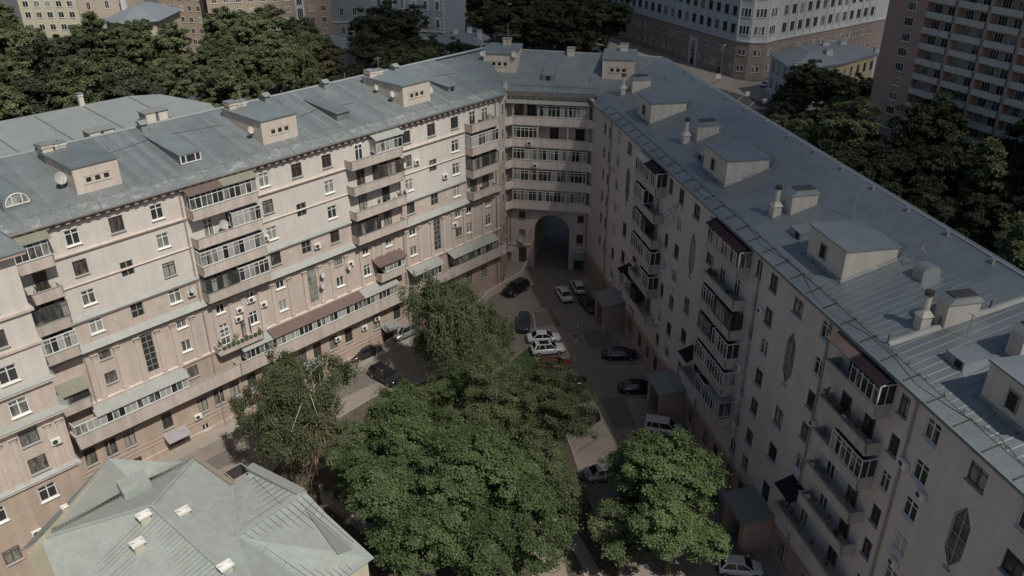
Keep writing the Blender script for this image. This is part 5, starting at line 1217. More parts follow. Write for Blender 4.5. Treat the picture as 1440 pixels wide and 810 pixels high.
# ------------------------------------------------------------------ the street beyond, its pavement and traffic
sheet('street', [(40, 190), (52, 186), (80, 236), (47, 300), (33, 300)], 'street', 0.02)
thick('pavement', [(60.5, 246), (63.5, 238.5), (69, 235.5), (77, 239.5), (83, 236), (66, 214), (52, 236), (22, 300), (26, 320)], 'pave', 0.0, 0.14)
kerb_run('kerb', [(66, 214), (52, 236), (22, 300)], h=.18)
for a, c in (((50, 200), (62, 222)), ((53.5, 198), (65, 219)), ((47, 203), (59, 225))): line(a, c, .2)
def lamp(p, h, ang, label):
    o = thing('street_lamp', label, 'street lamp', (p[0], p[1], 0))
    b = MB(); b.cyl((0, 0, 0), (0, 0, .9), .16, .14, n=8); b.cyl((0, 0, .9), (0, 0, h), .1, .06, n=8); part('pole', b, M['metalg'], o)
    d = Vector((math.cos(ang), math.sin(ang), 0)); a = Vector((0, 0, h)); m_ = a + d * .6 + Vector((0, 0, .6)); e = a + d * 2.2 + Vector((0, 0, .75))
    b = MB(); b.cyl(a, m_, .06, n=6); b.cyl(m_, e, .05, n=6); part('arm', b, M['metalg'], o)
    part('lamp_head', MB().hexa([e + Vector((-.25, -.14, -.12)), e + Vector((.4, -.14, -.12)), e + Vector((.4, .14, -.12)), e + Vector((-.25, .14, -.12))], [e + Vector((-.3, -.18, .05)), e + Vector((.5, -.18, .05)), e + Vector((.5, .18, .05)), e + Vector((-.3, .18, .05))]), M['whitep'], o)
lamp((-19.5, 318), 12, .2, 'tall street lamp with bent arm in front of the dark park trees')
lamp((-9.5, 300), 12, .25, 'street lamp with bent arm beside the grey-blue roofs')
lamp((80.5, 176), 10, 2.9, 'street lamp arching out of the trees below the tower block')
lamp((58.5, 236), 9, 1.2, 'pale street lamp on the pavement by the brick corner')
def sign(p, z, w, h, label):
    o = thing('road_sign', label, 'sign', (p[0], p[1], 0)); part('post', MB().cyl((0, 0, 0), (0, 0, z), .05, n=6), M['metalg'], o); part('panel', MB().box(-w / 2, w / 2, -.08, -.05, z - h, z), M['whitep'], o)
sign((57.5, 233.5), 2.9, 1.3, 1.3, 'square white road sign on the pavement by the brick corner')
sign((63.2, 207), 3.2, 1.2, 1.2, 'square white road sign beside the ochre house'); sign((60.4, 213), 3.4, 1.1, 1.1, 'small white road sign at the street lines near the ochre house')

# ================================================================== TREES
def np_mesh(name, V, F, m, smooth=False):
    me = bpy.data.meshes.new(name)
    nv, nf, k = len(V), len(F), F.shape[1]
    me.vertices.add(nv); me.vertices.foreach_set('co', V.astype(np.float32).ravel())
    me.loops.add(nf * k); me.loops.foreach_set('vertex_index', F.astype(np.int32).ravel())
    me.polygons.add(nf); me.polygons.foreach_set('loop_start', np.arange(0, nf * k, k, dtype=np.int32))
    me.materials.append(m); me.update(calc_edges=True); return me
def leaves(C, Nn, size, rg, aspect=.62, hang=None):
    """C centres, Nn preferred normals -> folded diamond leaves"""
    n = len(C)
    nr = Nn + rg.normal(0, .55, (n, 3)); nr /= np.linalg.norm(nr, axis=1)[:, None] + 1e-9
    t = rg.normal(0, 1, (n, 3)) if hang is None else hang + rg.normal(0, .22, (n, 3))
    t -= nr * np.sum(t * nr, 1)[:, None]; t /= np.linalg.norm(t, axis=1)[:, None] + 1e-9
    s = np.cross(nr, t); L_ = (size * rg.uniform(.65, 1.3, n))[:, None]; W_ = L_ * aspect
    V = np.stack([C - t * L_ * .5, C + s * W_ * .5 - nr * L_ * .1, C + t * L_ * .5, C - s * W_ * .5 - nr * L_ * .1], 1).reshape(-1, 3)
    F = np.arange(4 * n).reshape(n, 4); return V, F
def crown(name, seed, kind, rx, rz, nc, nl, size, hang=0.0, lobes=13, cl=1.0, low=-.45, aspect=.62):
    """leaf clumps spread over several overlapping boughs, so the outline is uneven with gaps"""
    rg = np.random.default_rng(seed)
    sc_ = rg.normal(0, 1, (lobes * 4, 3)); sc_ /= np.linalg.norm(sc_, axis=1)[:, None]; sc_ = sc_[sc_[:, 2] > -.55][:lobes]
    sc_ = np.vstack([sc_ * rg.uniform(.45, .86, (len(sc_), 1)), [[0, 0, .3]], [[.1, -.1, -.15]]])
    sr = rg.uniform(.20, .42, len(sc_)); sr[-2:] = .46
    k = rg.choice(len(sc_), nc * 2, p=sr ** 2 / np.sum(sr ** 2))
    d = rg.normal(0, 1, (nc * 2, 3)); d /= np.linalg.norm(d, axis=1)[:, None]
    ok = d[:, 2] > low; d = d[ok][:nc]; k = k[ok][:nc]
    r = rg.uniform(.2, 1, len(d)) ** .33 * rg.uniform(.8, 1.25, len(d))
    cc = (sc_[k] + d * (r * sr[k])[:, None]) * np.array([rx, rx, rz])
    crs = cl * rg.uniform(.38, .85, len(cc)) * (.9 if size < .385 else 1.0)
    idx = np.repeat(np.arange(len(cc)), (nl * rg.uniform(.5, 1.5, len(cc))).astype(int))
    off = rg.normal(0, 1, (len(idx), 3)) * np.array([.52, .52, .30]) * crs[idx][:, None]
    C = cc[idx] + off
    out = d[idx] * .7 + np.array([0, 0, .9]) + off * .3
    if hang > 0:
        C[:, 2] -= np.abs(rg.normal(0, hang, len(C))) * (.3 + np.clip(r[idx], 0, 1))
        V, F = leaves(C, out, size, rg, aspect, hang=np.array([0, 0, -1.0]) + d[idx] * .35)
    else: V, F = leaves(C, out, size, rg, aspect)
    return np_mesh(name, V, F, LEAF[kind]), cc
def trunk_mesh(name, seed, hc, rz, cc, r0=.26, m='bark', nb=34, lean=0.3):
    rg = random.Random(seed); b = MB(); top = Vector((rg.uniform(-lean, lean), rg.uniform(-lean, lean), hc + rz * .25))
    p = Vector((0, 0, -.15)); k = 5; prev = p; pr_ = r0
    pts = [p]
    for i in range(1, k + 1):
        t = i / k; q = p.lerp(top, t) + Vector((rg.uniform(-.15, .15), rg.uniform(-.15, .15), 0)); rr = r0 * (1 - .75 * t); b.cyl(prev, q, pr_, rr, n=7, caps=False); prev = q; pr_ = rr; pts.append(q)
    sel = sorted(range(len(cc)), key=lambda i: rg.random())[:nb]
    for i in sel:
        e = Vector(cc[i]) + Vector((0, 0, hc)); s = pts[rg.choice((2, 3, 4, 5))]; mid = s.lerp(e, .5) + Vector((rg.uniform(-.3, .3), rg.uniform(-.3, .3), .5)); ra = r0 * .34
        b.cyl(s, mid, ra, ra * .6, n=5, caps=False); e2 = mid.lerp(e, 1.12); b.cyl(mid, e2, ra * .6, .02, n=5, caps=False)
    return b.mesh(name, M[m], smooth=True)
PROTO = {}
def tree(name, label, loc, hc, key, args, sc=1.0, rz=0.0, group=None, r0=.26, m='bark', cat='tree'):
    if key not in PROTO:
        cm, cc = crown('crown', **args); PROTO[key] = (cm, trunk_mesh('trunk', args['seed'], hc, args['rz'], cc, r0, m), hc)
    cm, tm, hc0 = PROTO[key]
    o = thing(name, label, cat, loc, rz, group); o.scale = (sc, sc, sc)
    ob('trunk', tm, o); ob('crown', cm, o, (0, 0, hc0))
    return o
# courtyard trees
tree('willow_tree', 'drooping willow-leaved tree leaning over the parked cars near the long gallery', (-7.8, 86.4, .05), 9.4, 'willow', dict(seed=61, kind='willow', rx=6.0, rz=7.0, nc=400, nl=150, size=.34, hang=1.5, aspect=.3), rz=.4, r0=.3)
T2 = tree('birch_tree', 'thin-crowned tree with bare pale branches beside the pale green roofs', (-21.0, 70.2, .05), 9.8, 'birch', dict(seed=5, kind='birch', rx=7.2, rz=6.6, nc=330, nl=150, size=.25, hang=.6, aspect=.5), r0=.3, m='barkpale')
tree('maple_tree', 'broad bright green maple growing nearest the yard wall posts', (-5.6, 57.0, .05), 9.4, 'maple1', dict(seed=8, kind='maple', rx=7.8, rz=6.6, nc=500, nl=225, size=.225, lobes=17), r0=.32)
tree('maple_tree', 'maple crown between the birch branches and the parked black car', (-10.6, 66.2, .05), 8.2, 'maple2', dict(seed=9, kind='maple', rx=5.3, rz=5.6, nc=300, nl=215, size=.22), r0=.28)
tree('ash_tree', 'fine-leaved ash in the middle of the planted island', (-1.9, 70.6, .05), 7.6, 'ash1', dict(seed=12, kind='birch', rx=6.8, rz=5.4, nc=430, nl=210, size=.19, aspect=.45, lobes=17), r0=.28)
tree('ash_tree', 'ash tree spreading over the dark cars beside the sunlit asphalt strip', (4.6, 71.0, .05), 7.2, 'ash2', dict(seed=14, kind='willow', rx=5.2, rz=5.0, nc=260, nl=205, size=.19, aspect=.45), r0=.24)
tree('maple_tree', 'rounded maple standing close to the right wing porch', (14.2, 56.2, .05), 8.0, 'maple3', dict(seed=17, kind='maple', rx=5.8, rz=6.6, nc=380, nl=225, size=.225), r0=.28)
tree('maple_tree', 'shaded maple between the sand patch and the rounded maple', (12.8, 62.6, .05), 6.0, 'maple4', dict(seed=21, kind='ash', rx=3.7, rz=4.4, nc=170, nl=190, size=.215), r0=.22)
tree('ash_tree', 'low leafy tree behind the willow and the grass strip', (-5.6, 77.6, .05), 4.6, 'ash3', dict(seed=23, kind='maple', rx=5.2, rz=4.2, nc=220, nl=190, size=.21, aspect=.5), r0=.22)
tree('maple_tree', 'maple crown at the yard wall beside the birch trunk', (-10.2, 59.2, .05), 8.2, 'maple5', dict(seed=27, kind='maple', rx=4.8, rz=5.4, nc=240, nl=215, size=.22), r0=.26)
tree('maple_tree', 'maple leaning over the sand patch beside the broad bright maple', (-.2, 54.2, .05), 7.8, 'maple6', dict(seed=45, kind='maple', rx=5.4, rz=5.6, nc=300, nl=215, size=.22), r0=.26)
tree('ash_tree', 'bushy ash covering the head of the footpath beside the shaded maple', (3.2, 64.2, .05), 6.0, 'ash5', dict(seed=51, kind='ash', rx=3.9, rz=4.2, nc=230, nl=205, size=.19, aspect=.45), r0=.22)
tree('maple_tree', 'low maple filling the gap beside the rounded maple at the footpath', (10.0, 56.4, .05), 5.0, 'maple7', dict(seed=71, kind='ash', rx=3.3, rz=4.0, nc=150, nl=200, size=.21), r0=.2)
tree('maple_tree', 'slender maple between the birch and the broad bright maple', (-15.2, 64.6, .05), 6.6, 'maple8', dict(seed=73, kind='ash', rx=3.4, rz=4.8, nc=150, nl=200, size=.21), r0=.2)
tree('ash_tree', 'thin young tree beside the parked white van', (14.2, 67.8, .05), 4.0, 'ash4', dict(seed=29, kind='ash', rx=3.0, rz=2.8, nc=110, nl=190, size=.19, aspect=.45), r0=.16)
# bare and dry branches of the birch
rg = random.Random(4); b = MB()
for i in range(16):
    a = rg.uniform(0, 6.28); s = Vector((rg.uniform(-.4, .4), rg.uniform(-.4, .4), 5 + rg.uniform(-1.5, 1.5))); t_ = rg.uniform(2.0, 5.2); e = s + Vector((math.cos(a) * t_ * .8 + 1.0, math.sin(a) * t_ * .8 - 2.2, rg.uniform(5.5, 9.5)))
    mid = s.lerp(e, .55) + Vector((rg.uniform(-.5, .5), rg.uniform(-.5, .5), .4)); b.cyl(s, mid, .12, .09, n=5, caps=False); b.cyl(mid, e, .09, .035, n=5, caps=False)
part('bare_branch', b, M['barkpale'], T2)
b = MB()
for i in range(330):
    a = rg.uniform(0, 6.28); r_ = rg.uniform(0, 2.4); s = Vector((1.2 + math.cos(a) * r_, -2.6 + math.sin(a) * r_ * .8, rg.uniform(4.2, 10.2))); a2 = a + rg.uniform(-1, 1); l_ = rg.uniform(.8, 2.4)
    e = s + Vector((math.cos(a2) * l_ * .6, math.sin(a2) * l_ * .6, -l_ * rg.uniform(.5, 1.1))); mid = s.lerp(e, .5) + Vector((math.cos(a2) * .25, math.sin(a2) * .25, .3)); b.cyl(s, mid, .02, .015, n=3, caps=False); b.cyl(mid, e, .015, .008, n=3, caps=False)
o = part('dry_twigs', b, M['twig'], T2); o['kind'] = 'stuff'
# trees behind the building, sharing four crowns
KIND = {
 'lime_a': dict(seed=31, kind='lime', rx=6.6, rz=7.4, nc=260, nl=170, size=.4),
 'lime_b': dict(seed=33, kind='lime', rx=5.8, rz=8.0, nc=230, nl=170, size=.4, lobes=13),
 'pale': dict(seed=35, kind='willow', rx=6.6, rz=6.6, nc=240, nl=150, size=.45, hang=.8, aspect=.4),
 'rust': dict(seed=37, kind='rust', rx=5.4, rz=6.2, nc=190, nl=140, size=.45),
 'dark_a': dict(seed=39, kind='dark', rx=7.2, rz=7.4, nc=260, nl=170, size=.45),
 'dark_b': dict(seed=41, kind='dark', rx=6.0, rz=8.4, nc=220, nl=170, size=.45, lobes=14),
}
rr = random.Random(11)
LOOK = {'lime_a': 'rounded green', 'lime_b': 'taller narrow-crowned green', 'pale': 'pale yellowish-green drooping', 'rust': 'rusty-twigged', 'dark_a': 'broad dark green', 'dark_b': 'tall narrow dark green'}
def grove(pts, kinds, where, s0=.9, s1=1.15):
    for i, (x, y) in enumerate(pts):
        k = kinds[i % len(kinds)]; lab = LOOK[k] + ' tree ' + where
        tree('park_tree', lab, (x, y, 0), 8.4, k, KIND[k], rr.uniform(s0, s1), rr.uniform(0, 6.28), 'trees ' + where, r0=.34)
grove([(-124.2, 217.7), (-105.5, 200.0), (-107.3, 222), (-141, 236), (-134, 214), (-152, 252)], ['lime_a', 'dark_a', 'lime_b'], 'before the pale yellow block', 1.3, 1.5)
grove([(-111.3, 181.5), (-99.2, 175.9), (-88.6, 172.2), (-92.3, 190.0), (-118, 194), (-79, 178), (-104, 166)], ['lime_a', 'dark_a', 'lime_b', 'lime_a'], 'right behind the rear grey-green roof', 1.1, 1.35)
grove([(-93.6, 212), (-103, 228), (-85, 218)], ['lime_b', 'lime_a', 'lime_b'], 'before the beige gabled house', 1.2, 1.35)
grove([(-80.0, 244), (-74.5, 250), (-69.4, 228), (-66, 240), (-59, 242)], ['lime_b', 'dark_a', 'lime_a'], 'close to the brownish block', 1.15, 1.35)
grove([(-79.6, 204), (-59.9, 216), (-72.1, 212), (-63.1, 200), (-70, 192), (-62, 186)], ['lime_a', 'lime_b', 'lime_a'], 'between the rear roof end and the brownish block', .95, 1.2)
grove([(-53.5, 222), (-46.3, 214.8), (-54, 206)], ['pale', 'rust', 'pale'], 'beyond the middle of the long roof', 1.05, 1.2)
grove([(-38.9, 252), (-37.6, 234), (-31, 246)], ['dark_b', 'dark_a', 'dark_b'], 'before the blue mansion', 1.2, 1.35)
grove([(-38.9, 208), (-28.9, 218), (-21.4, 226), (-14.3, 234), (-44, 197), (-4, 236), (-31, 205), (-24, 212)], ['dark_a', 'lime_a', 'dark_b'], 'just beyond the ridge by the archway', .8, 1.0)
grove([(0.3, 262), (9.6, 256), (19.6, 250), (14, 274), (25, 268), (29, 262), (20, 283), (24, 276)], ['dark_a', 'dark_b', 'dark_a'], 'in the park right behind the archway wing', 1.1, 1.35)
grove([(-6.8, 290.9), (4.0, 301.5), (17.7, 300), (-8, 275), (-5.0, 335.7), (11.8, 345), (27, 325), (-39.7, 320), (-20, 345), (-4, 315), (20, 322)], ['dark_a', 'dark_b', 'dark_a'], 'deep in the park below the orange-brown block', 1.2, 1.5)
grove([(73.9, 200), (75.8, 190.8), (83, 190), (67.5, 196)], ['dark_a', 'dark_b'], 'against the ochre house', .85, 1.0)
grove([(61.9, 184), (72.0, 173), (79.3, 176), (63.7, 168), (65.3, 156), (57, 175), (55.5, 160)], ['dark_a', 'dark_b', 'lime_a', 'dark_b'], 'between the far right roof and the ochre house', .75, .95)
grove([(80, 121), (70, 135), (66, 133), (62, 146), (86, 112), (90, 118), (56, 150), (76, 128)], ['dark_b', 'dark_a', 'dark_a', 'lime_b'], 'at the foot of the brick tower', .95, 1.25)
grove([(73, 119), (76.2, 110), (70, 106), (64, 122), (58, 135), (78, 98), (66, 98), (92, 102)], ['dark_a', 'dark_b', 'lime_b', 'dark_a'], 'close behind the long right roof', .85, 1.15)
tree('park_tree', 'very tall slender dark tree rising in front of the tower balconies', (84.0, 126, 0), 8.4, 'dark_b', KIND['dark_b'], 1.65, 1.0)
tree('park_tree', 'tall dark tree rising beside the tower window column', (71.5, 141, 0), 8.4, 'dark_b', KIND['dark_b'], 1.35, 2.0)

# ================================================================== CARS (local: x forward)
def loft(b, st):
    """stations (x, zb, zt, w): rounded-box sections joined into one skin"""
    rows_ = []
    for x, zb, zt, w in st:
        h = zt - zb
        sec = [(-w * .86, zb), (-w, zb + h * .25), (-w, zb + h * .62), (-w * .9, zt - .02), (-w * .6, zt + .015), (w * .6, zt + .015), (w * .9, zt - .02), (w, zb + h * .62), (w, zb + h * .25), (w * .86, zb)]
        n = len(b.v); b.v += [(x, y, z) for y, z in sec]; rows_.append(n)
    k = 10
    for a, c in zip(rows_, rows_[1:]):
        for i in range(k):
            j = (i + 1) % k; b.f.append((a + i, a + j, c + j, c + i)); b.mi.append(b.cur)
    b.f.append(tuple(rows_[0] + i for i in range(k - 1, -1, -1))); b.f.append(tuple(rows_[-1] + i for i in range(k))); b.mi += [b.cur] * 2
CT = {  # body stations, greenhouse base (rear, front), roof (rear, front), belt z, roof z
 'sedan': dict(st=[(-2.32, .48, .80, .68), (-2.2, .30, .93, .82), (-1.7, .22, 1.0, .89), (-.9, .2, .97, .9), (.9, .2, .95, .9), (1.45, .22, .9, .88), (2.0, .28, .80, .82), (2.25, .42, .66, .64)], gb=(-1.75, 1.15), gr=(-1.0, .3), zb=.95, zr=1.44, wheel=.32),
 'suv': dict(st=[(-2.25, .55, .95, .74), (-2.15, .36, 1.1, .87), (-1.6, .28, 1.14, .94), (-.9, .27, 1.12, .95), (.9, .27, 1.1, .95), (1.5, .28, 1.05, .93), (2.05, .34, .95, .87), (2.3, .5, .78, .7)], gb=(-2.05, 1.15), gr=(-1.65, .4), zb=1.1, zr=1.68, wheel=.37),
 'hatch': dict(st=[(-2.0, .48, .85, .7), (-1.92, .30, .98, .83), (-1.5, .22, 1.0, .87), (-.8, .2, .97, .88), (.8, .2, .95, .88), (1.3, .22, .9, .86), (1.85, .28, .80, .8), (2.08, .42, .66, .62)], gb=(-1.85, 1.1), gr=(-1.4, .3), zb=.95, zr=1.48, wheel=.31),
 'van': dict(st=[(-2.2, .5, 1.0, .78), (-2.1, .34, 1.12, .88), (-1.5, .27, 1.14, .91), (-.8, .27, 1.12, .91), (.8, .27, 1.08, .91), (1.4, .28, 1.0, .89), (1.95, .33, .9, .84), (2.2, .5, .75, .68)], gb=(-2.1, 1.25), gr=(-2.0, .55), zb=1.08, zr=1.8, wheel=.33),
}
def car_meshes(kind):
    c = CT[kind]; b = MB(); loft(b, c['st'])
    for x in (-1.42, 1.42):
        for s in (-1, 1):
            pass
    body = b.mesh('body', M['white'], True)
    (b0, b1), (r0, r1), zb, zr = c['gb'], c['gr'], c['zb'], c['zr']; wb = .80 if kind != 'suv' else .84; wr = .60 if kind != 'van' else .70
    g_ = MB(); g_.hexa([(b0, -wb, zb), (b1, -wb, zb), (b1, wb, zb), (b0, wb, zb)], [(r0, -wr, zr - .02), (r1, -wr, zr - .02), (r1, wr, zr - .02), (r0, wr, zr - .02)])
    glass = g_.mesh('window_band', M['carglass'])
    r = MB(); r.hexa([(r0 - .05, -wr - .02, zr - .03), (r1 + .05, -wr - .02, zr - .03), (r1 + .05, wr + .02, zr - .03), (r0 - .05, wr + .02, zr - .03)], [(r0 + .1, -wr + .1, zr + .03), (r1 - .1, -wr + .1, zr + .03), (r1 - .1, wr - .1, zr + .03), (r0 + .1, wr - .1, zr + .03)])
    def pil(xb, xr, w):
        for s in (-1, 1):
            r.hexa([(xb - w, s * (wb + .012), zb), (xb + w, s * (wb + .012), zb), (xb + w, s * (wb - .04), zb), (xb - w, s * (wb - .04), zb)], [(xr - w, s * (wr + .012), zr - .03), (xr + w, s * (wr + .012), zr - .03), (xr + w, s * (wr - .04), zr - .03), (xr - w, s * (wr - .04), zr - .03)])
    pil(b0 + .08, r0 + .04, .09 if kind in ('sedan', 'hatch') else .14); pil(b1 - .03, r1 - .02, .05); m_ = (b0 + b1) / 2 + .05; pil(m_, (r0 + r1) / 2 + .05, .05)
    if kind in ('suv', 'van'): pil((b0 + m_) / 2 - .2, (r0 * 1.4 + r1 * .6) / 2 - .05, .05)
    roof = r.mesh('roof', M['white'])
    w = c['wheel']; q = MB(); q.cyl((0, -.11, 0), (0, .11, 0), w, n=16); q.cur = 1; q.cyl((0, -.125, 0), (0, -.11, 0), w * .62, n=12); q.cyl((0, .11, 0), (0, .125, 0), w * .62, n=12)
    wheel = q.mesh('wheel', [M['tyre'], M['rim']])
    st = c['st']; xf = st[-2][0]; xr_ = st[1][0]
    hl = MB().hexa([(xf - .1, -.14, -.08), (xf + .22, -.1, -.07), (xf + .22, .12, -.07), (xf - .1, .14, -.08)], [(xf - .12, -.13, .07), (xf + .12, -.1, .06), (xf + .12, .12, .06), (xf - .12, .13, .07)]).mesh('headlight', M['lamp_white'])
    tl = MB().box(xr_ - .1, xr_ + .1, -.14, .14, -.1, .12).mesh('tail_light', M['lamp_red'])
    tr = MB(); tr.box(st[0][0] - .03, st[0][0] + .25, -st[1][3] * .9, st[1][3] * .9, st[1][1] - .02, st[1][1] + .2); tr.box(st[-1][0] - .3, st[-1][0] + .03, -st[-2][3] * .85, st[-2][3] * .85, st[-2][1] - .02, st[-2][1] + .18)
    for s in (-1, 1): tr.box(-1.0, 1.0, s * .9 - .04, s * .9 + .03, .2, .3)
    trim = tr.mesh('bumper', M['trimblack'])
    mir = MB().box(b1 - .35, b1 - .2, -.12, .12, zb + .02, zb + .17).mesh('mirror', M['white'])
    return dict(body=body, glass=glass, roof=roof, wheel=wheel, hl=hl, tl=tl, trim=trim, mir=mir)
CM = {k: car_meshes(k) for k in CT}
def own(o, m):
    o.material_slots[0].link = 'OBJECT'; o.material_slots[0].material = m; return o
def car(kind, x, y, head, pm, label, roofm=None, sc=1.0, z=.02):
    c = CM[kind]; t = CT[kind]; o = thing('car', label, 'car', (x, y, z), R(head)); o.scale = (sc,) * 3
    own(ob('body', c['body'], o), pm); ob('window_band', c['glass'], o); own(ob('roof', c['roof'], o), roofm or pm); ob('bumper', c['trim'], o)
    zf = (t['st'][-2][1] + t['st'][-2][2]) / 2 + .12; zr_ = (t['st'][1][1] + t['st'][1][2]) / 2 + .12
    for s in (-1, 1):
        ob('headlight', c['hl'], o, (0, s * .58, zf)); ob('tail_light', c['tl'], o, (0, s * .64, zr_)); own(ob('mirror', c['mir'], o, (0, s * .95, 0)), pm)
        for xx in (-1.38, 1.38): ob('wheel', c['wheel'], o, (xx, s * (t['st'][3][3] - .1), t['wheel']))
    return o
WHT = paint('white', (.60, .60, .59)); BLK = paint('black', (.012, .012, .014)); DBL = paint('dark_blue', (.012, .018, .05)); NVY = paint('navy', (.02, .03, .055)); RED = paint('red', (.14, .010, .013)); SIL = paint('silver', (.33, .34, .35), .3, .5); BRN = paint('brown_black', (.03, .022, .02)); GRN = paint('black_green', (.015, .022, .018)); BLU = paint('blue', (.008, .012, .055)); OFF = paint('off_white', (.50, .50, .48))
car('suv', .6, 111.6, -130, BLK, 'black off-road car parked beside the terrace wall', sc=1.05)
car('sedan', 7.7, 110.0, 103, WHT, 'white saloon waiting in front of the archway')
car('hatch', 10.0, 112.1, 97, WHT, 'white hatchback parked beside the white saloon near the archway')
car('sedan', 11.2, 106.6, -69, BLK, 'black saloon parked behind the white hatchback')
car('suv', -2.9, 101.6, -86, GRN, 'blackish-green car parked next to the willow')
car('suv', 1.6, 101.4, -93, NVY, 'dark navy car parked alone in the middle bay', sc=.95)
car('sedan', 4.3, 97.5, 5, WHT, 'white coupe parked at the top end of the grass strip')
car('suv', 4.7, 94.5, 9, WHT, 'white off-road car with black glass roof beside the white coupe', roofm=None, sc=.98)
part('sunroof', MB().box(-1.2, .1, -.45, .45, 1.705, 1.725), M['carglass'], bpy.data.objects[[o.name for o in bpy.data.objects if o.get('label', '').startswith('white off-road')][0]])
car('hatch', 5.4, 90.8, 5, RED, 'red hatchback parked next to the white off-road car')
car('sedan', 14.1, 93.3, 0, BLU, 'deep blue saloon parked across the bays by the right wing')
car('sedan', 15.4, 85.7, 3, BLK, 'black saloon parked by the right wing porch')
car('van', -14.7, 98.9, -136, SIL, 'silver minivan parked under the long gallery by the grey canopy', sc=.97)
car('sedan', -19.5, 93.8, -136, BRN, 'brownish-black saloon parked at an angle below the long gallery')
car('suv', -16.0, 88.3, -41, BLK, 'black off-road car standing on the sunlit asphalt by the maple', sc=1.05)
car('van', 17.3, 77.4, -14, OFF, 'off-white van parked beside the second porch of the right wing')
car('sedan', 9.9, 69.8, 11, SIL, 'silver saloon half hidden between the ash and the maple')
car('hatch', 21.0, 56.6, -6, WHT, 'white boxy hatchback parked below the third porch of the right wing')
car('sedan', 7.0, 86.9, 2, BLK, 'black saloon with its nose under the ash tree next to the red hatchback')
car('suv', 7.9, 79.7, 6, BLK, 'black car parked deep under the ash tree')
car('hatch', -7.2, 107.6, 44, OFF, 'pale hatchback hidden behind the top of the willow')
car('sedan', 2.2, 152, 95, BLK, 'dark car driving on the street seen through the archway')
car('sedan', 18.9, 66.5, -8, BLK, 'black saloon half hidden behind the rounded maple')
car('sedan', 70.5, 231, 40, WHT, 'white car on the street beside the ochre house')
car('sedan', 45, 258, 115, BLK, 'black car parked by the portal of the pale institution')
# open skip container by the house
SK = thing('skip_container', 'dark open metal container standing at the corner of the pale green house', 'container', (-28.2, 68.3, 0), R(-42))
b = MB(); b.box(-1.9, 1.9, -1.0, -.9, .2, 1.6); b.box(-1.9, 1.9, .9, 1.0, .2, 1.6); b.box(-1.9, -1.8, -.9, .9, .2, 1.6); b.box(1.8, 1.9, -.9, .9, .2, 1.6); b.box(-1.9, 1.9, -1, 1, .1, .2); part('tub', b, M['darkf'], SK)
b = MB()
for s in (-1, 1): b.box(-1.96, 1.96, s * 1.0 - .06, s * 1.0 + .06, 1.6, 1.7)
b.box(-.06, .06, -1, 1, 1.6, 1.7); b.box(-1.96, -1.84, -1, 1, 1.6, 1.7); b.box(1.84, 1.96, -1, 1, 1.6, 1.7); part('rim', b, M['greyf'], SK)
b = MB(); 
for x in (-1.5, -.5, .5, 1.5):
    for s in (-1, 1): b.box(x - .05, x + .05, s * 1.02 - .04, s * 1.02 + .04, .1, 1.6)
part('rib', b, M['darkf'], SK)
# benches and playground bits on the sand
for x, y, a, lab in ((3.6, 59.4, 20, 'wooden bench at the edge of the sand patch near the footpath'), (5.2, 62.6, 25, 'wooden bench under the shaded maple beside the footpath')):
    o = thing('bench', lab, 'bench', (x, y, .1), R(a)); 
    for k in range(3): part('slat', MB().box(-.08 + .13 * k - .05, -.08 + .13 * k + .05, -.9, .9, .42, .46), M['brownw'], o)
    part('backrest', MB().box(-.2, -.16, -.9, .9, .55, .85), M['brownw'], o)
    for s in (-.7, .7): part('leg', MB().box(-.18, .22, s - .04, s + .04, 0, .42), M['darkf'], o)
o = thing('swing_frame', 'small dark metal swing frame on the sand patch', 'swing', (1.2, 57.6, .08), .5)
b = MB()
for s in (-1, 1): b.cyl((s * 1.2, -.7, 0), (s * 1.2, 0, 2.2), .05, n=6); b.cyl((s * 1.2, .7, 0), (s * 1.2, 0, 2.2), .05, n=6)
b.cyl((-1.2, 0, 2.2), (1.2, 0, 2.2), .05, n=6); part('frame', b, M['darkf'], o)
for s in (-.5, .5): part('seat', MB().box(s - .25, s + .25, -.12, .12, .5, .55).cyl((s - .22, 0, .55), (s - .22, 0, 2.2), .012, n=4).cyl((s + .22, 0, .55), (s + .22, 0, 2.2), .012, n=4), M['lamp_red'], o)
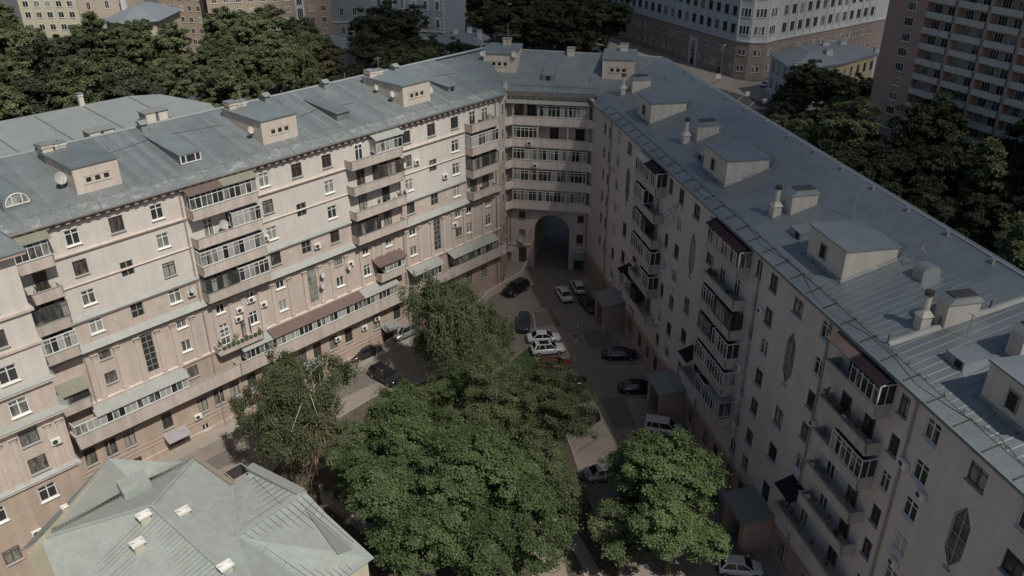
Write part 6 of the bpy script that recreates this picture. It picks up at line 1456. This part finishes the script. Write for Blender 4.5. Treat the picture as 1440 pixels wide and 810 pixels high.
# grass tufts on the island (uncountable)
rgn = np.random.default_rng(2); n = 9000
C = np.stack([rgn.uniform(-24, 10, n), rgn.uniform(46, 94, n), np.full(n, .16)], 1)
import_poly = [Vector((p[0], p[1])) for p in isl]
def inside(x, y):
    r = False; j = len(isl) - 1
    for i in range(len(isl)):
        xi, yi = isl[i]; xj, yj = isl[j]
        if (yi > y) != (yj > y) and x < (xj - xi) * (y - yi) / (yj - yi) + xi: r = not r
        j = i
    return r
C = np.array([c for c in C if inside(c[0], c[1]) and not (-2.4 < c[0] < 7 and 49 < c[1] < 62)])
V, F = leaves(C, np.tile([0.4, 0.2, .6], (len(C), 1)), .3, rgn, .35)
o = ob('grass_tufts', np_mesh('grass_tufts', V, F, LEAF['lime'])); o['kind'] = 'stuff'; tag(o, 'rough grass and weeds on the planted island', 'grass')

# ================================================================== unseen cloud added overhead, shaped to shade the right half
cm = bpy.data.materials.new('shade_cloud'); cm.use_nodes = True; t = cm.node_tree; t.nodes.clear()
out = t.nodes.new('ShaderNodeOutputMaterial'); mx = t.nodes.new('ShaderNodeMixShader'); tr = t.nodes.new('ShaderNodeBsdfTransparent'); df = t.nodes.new('ShaderNodeBsdfDiffuse'); df.inputs[0].default_value = (.9, .9, .92, 1)
mx.inputs[0].default_value = .112
t.links.new(tr.outputs[0], mx.inputs[1]); t.links.new(df.outputs[0], mx.inputs[2]); t.links.new(mx.outputs[0], out.inputs[0])
ALT = 520.0
offc = Vector((sv.x, sv.y, 0)) * (ALT / sv.z)
bmc = bmesh.new(); rg = random.Random(5)
e0, e1 = Vector((-44, 205, 0)), Vector((6, 60, 0)); ed = (e1 - e0).normalized(); en = Vector((-ed.y, ed.x, 0))   # edge of the shade; en points into the shaded side
if en.x < 0: en = -en
for row, (inn, r_, step) in enumerate(((9, 17, 9), (24, 26, 15), (48, 42, 28), (85, 60, 44), (130, 66, 52), (180, 68, 56), (232, 70, 60), (290, 72, 62))):
    along = -130 + 11 * (row % 3)
    while along < 330:
        c = e0 + ed * (along + rg.uniform(-5, 5)) + en * (inn + rg.uniform(-4, 4)); q = r_ * rg.uniform(.88, 1.12); along += step
        if c.y - q * .7 < 52 + .35 * max(0, c.x - 40): continue          # rim cut back to leave sun on the near right roof
        m4 = Matrix.Translation(c + offc + Vector((0, 0, ALT + rg.uniform(-14, 14)))) @ Matrix.Diagonal((q, q, q * .45, 1))
        bmesh.ops.create_icosphere(bmc, subdivisions=2, radius=1.0, matrix=m4)
me = bpy.data.meshes.new('shade_cloud'); bmc.to_mesh(me); bmc.free(); me.materials.append(cm); me.polygons.foreach_set('use_smooth', [True] * len(me.polygons))
o = ob('shade_cloud', me); struct(o)
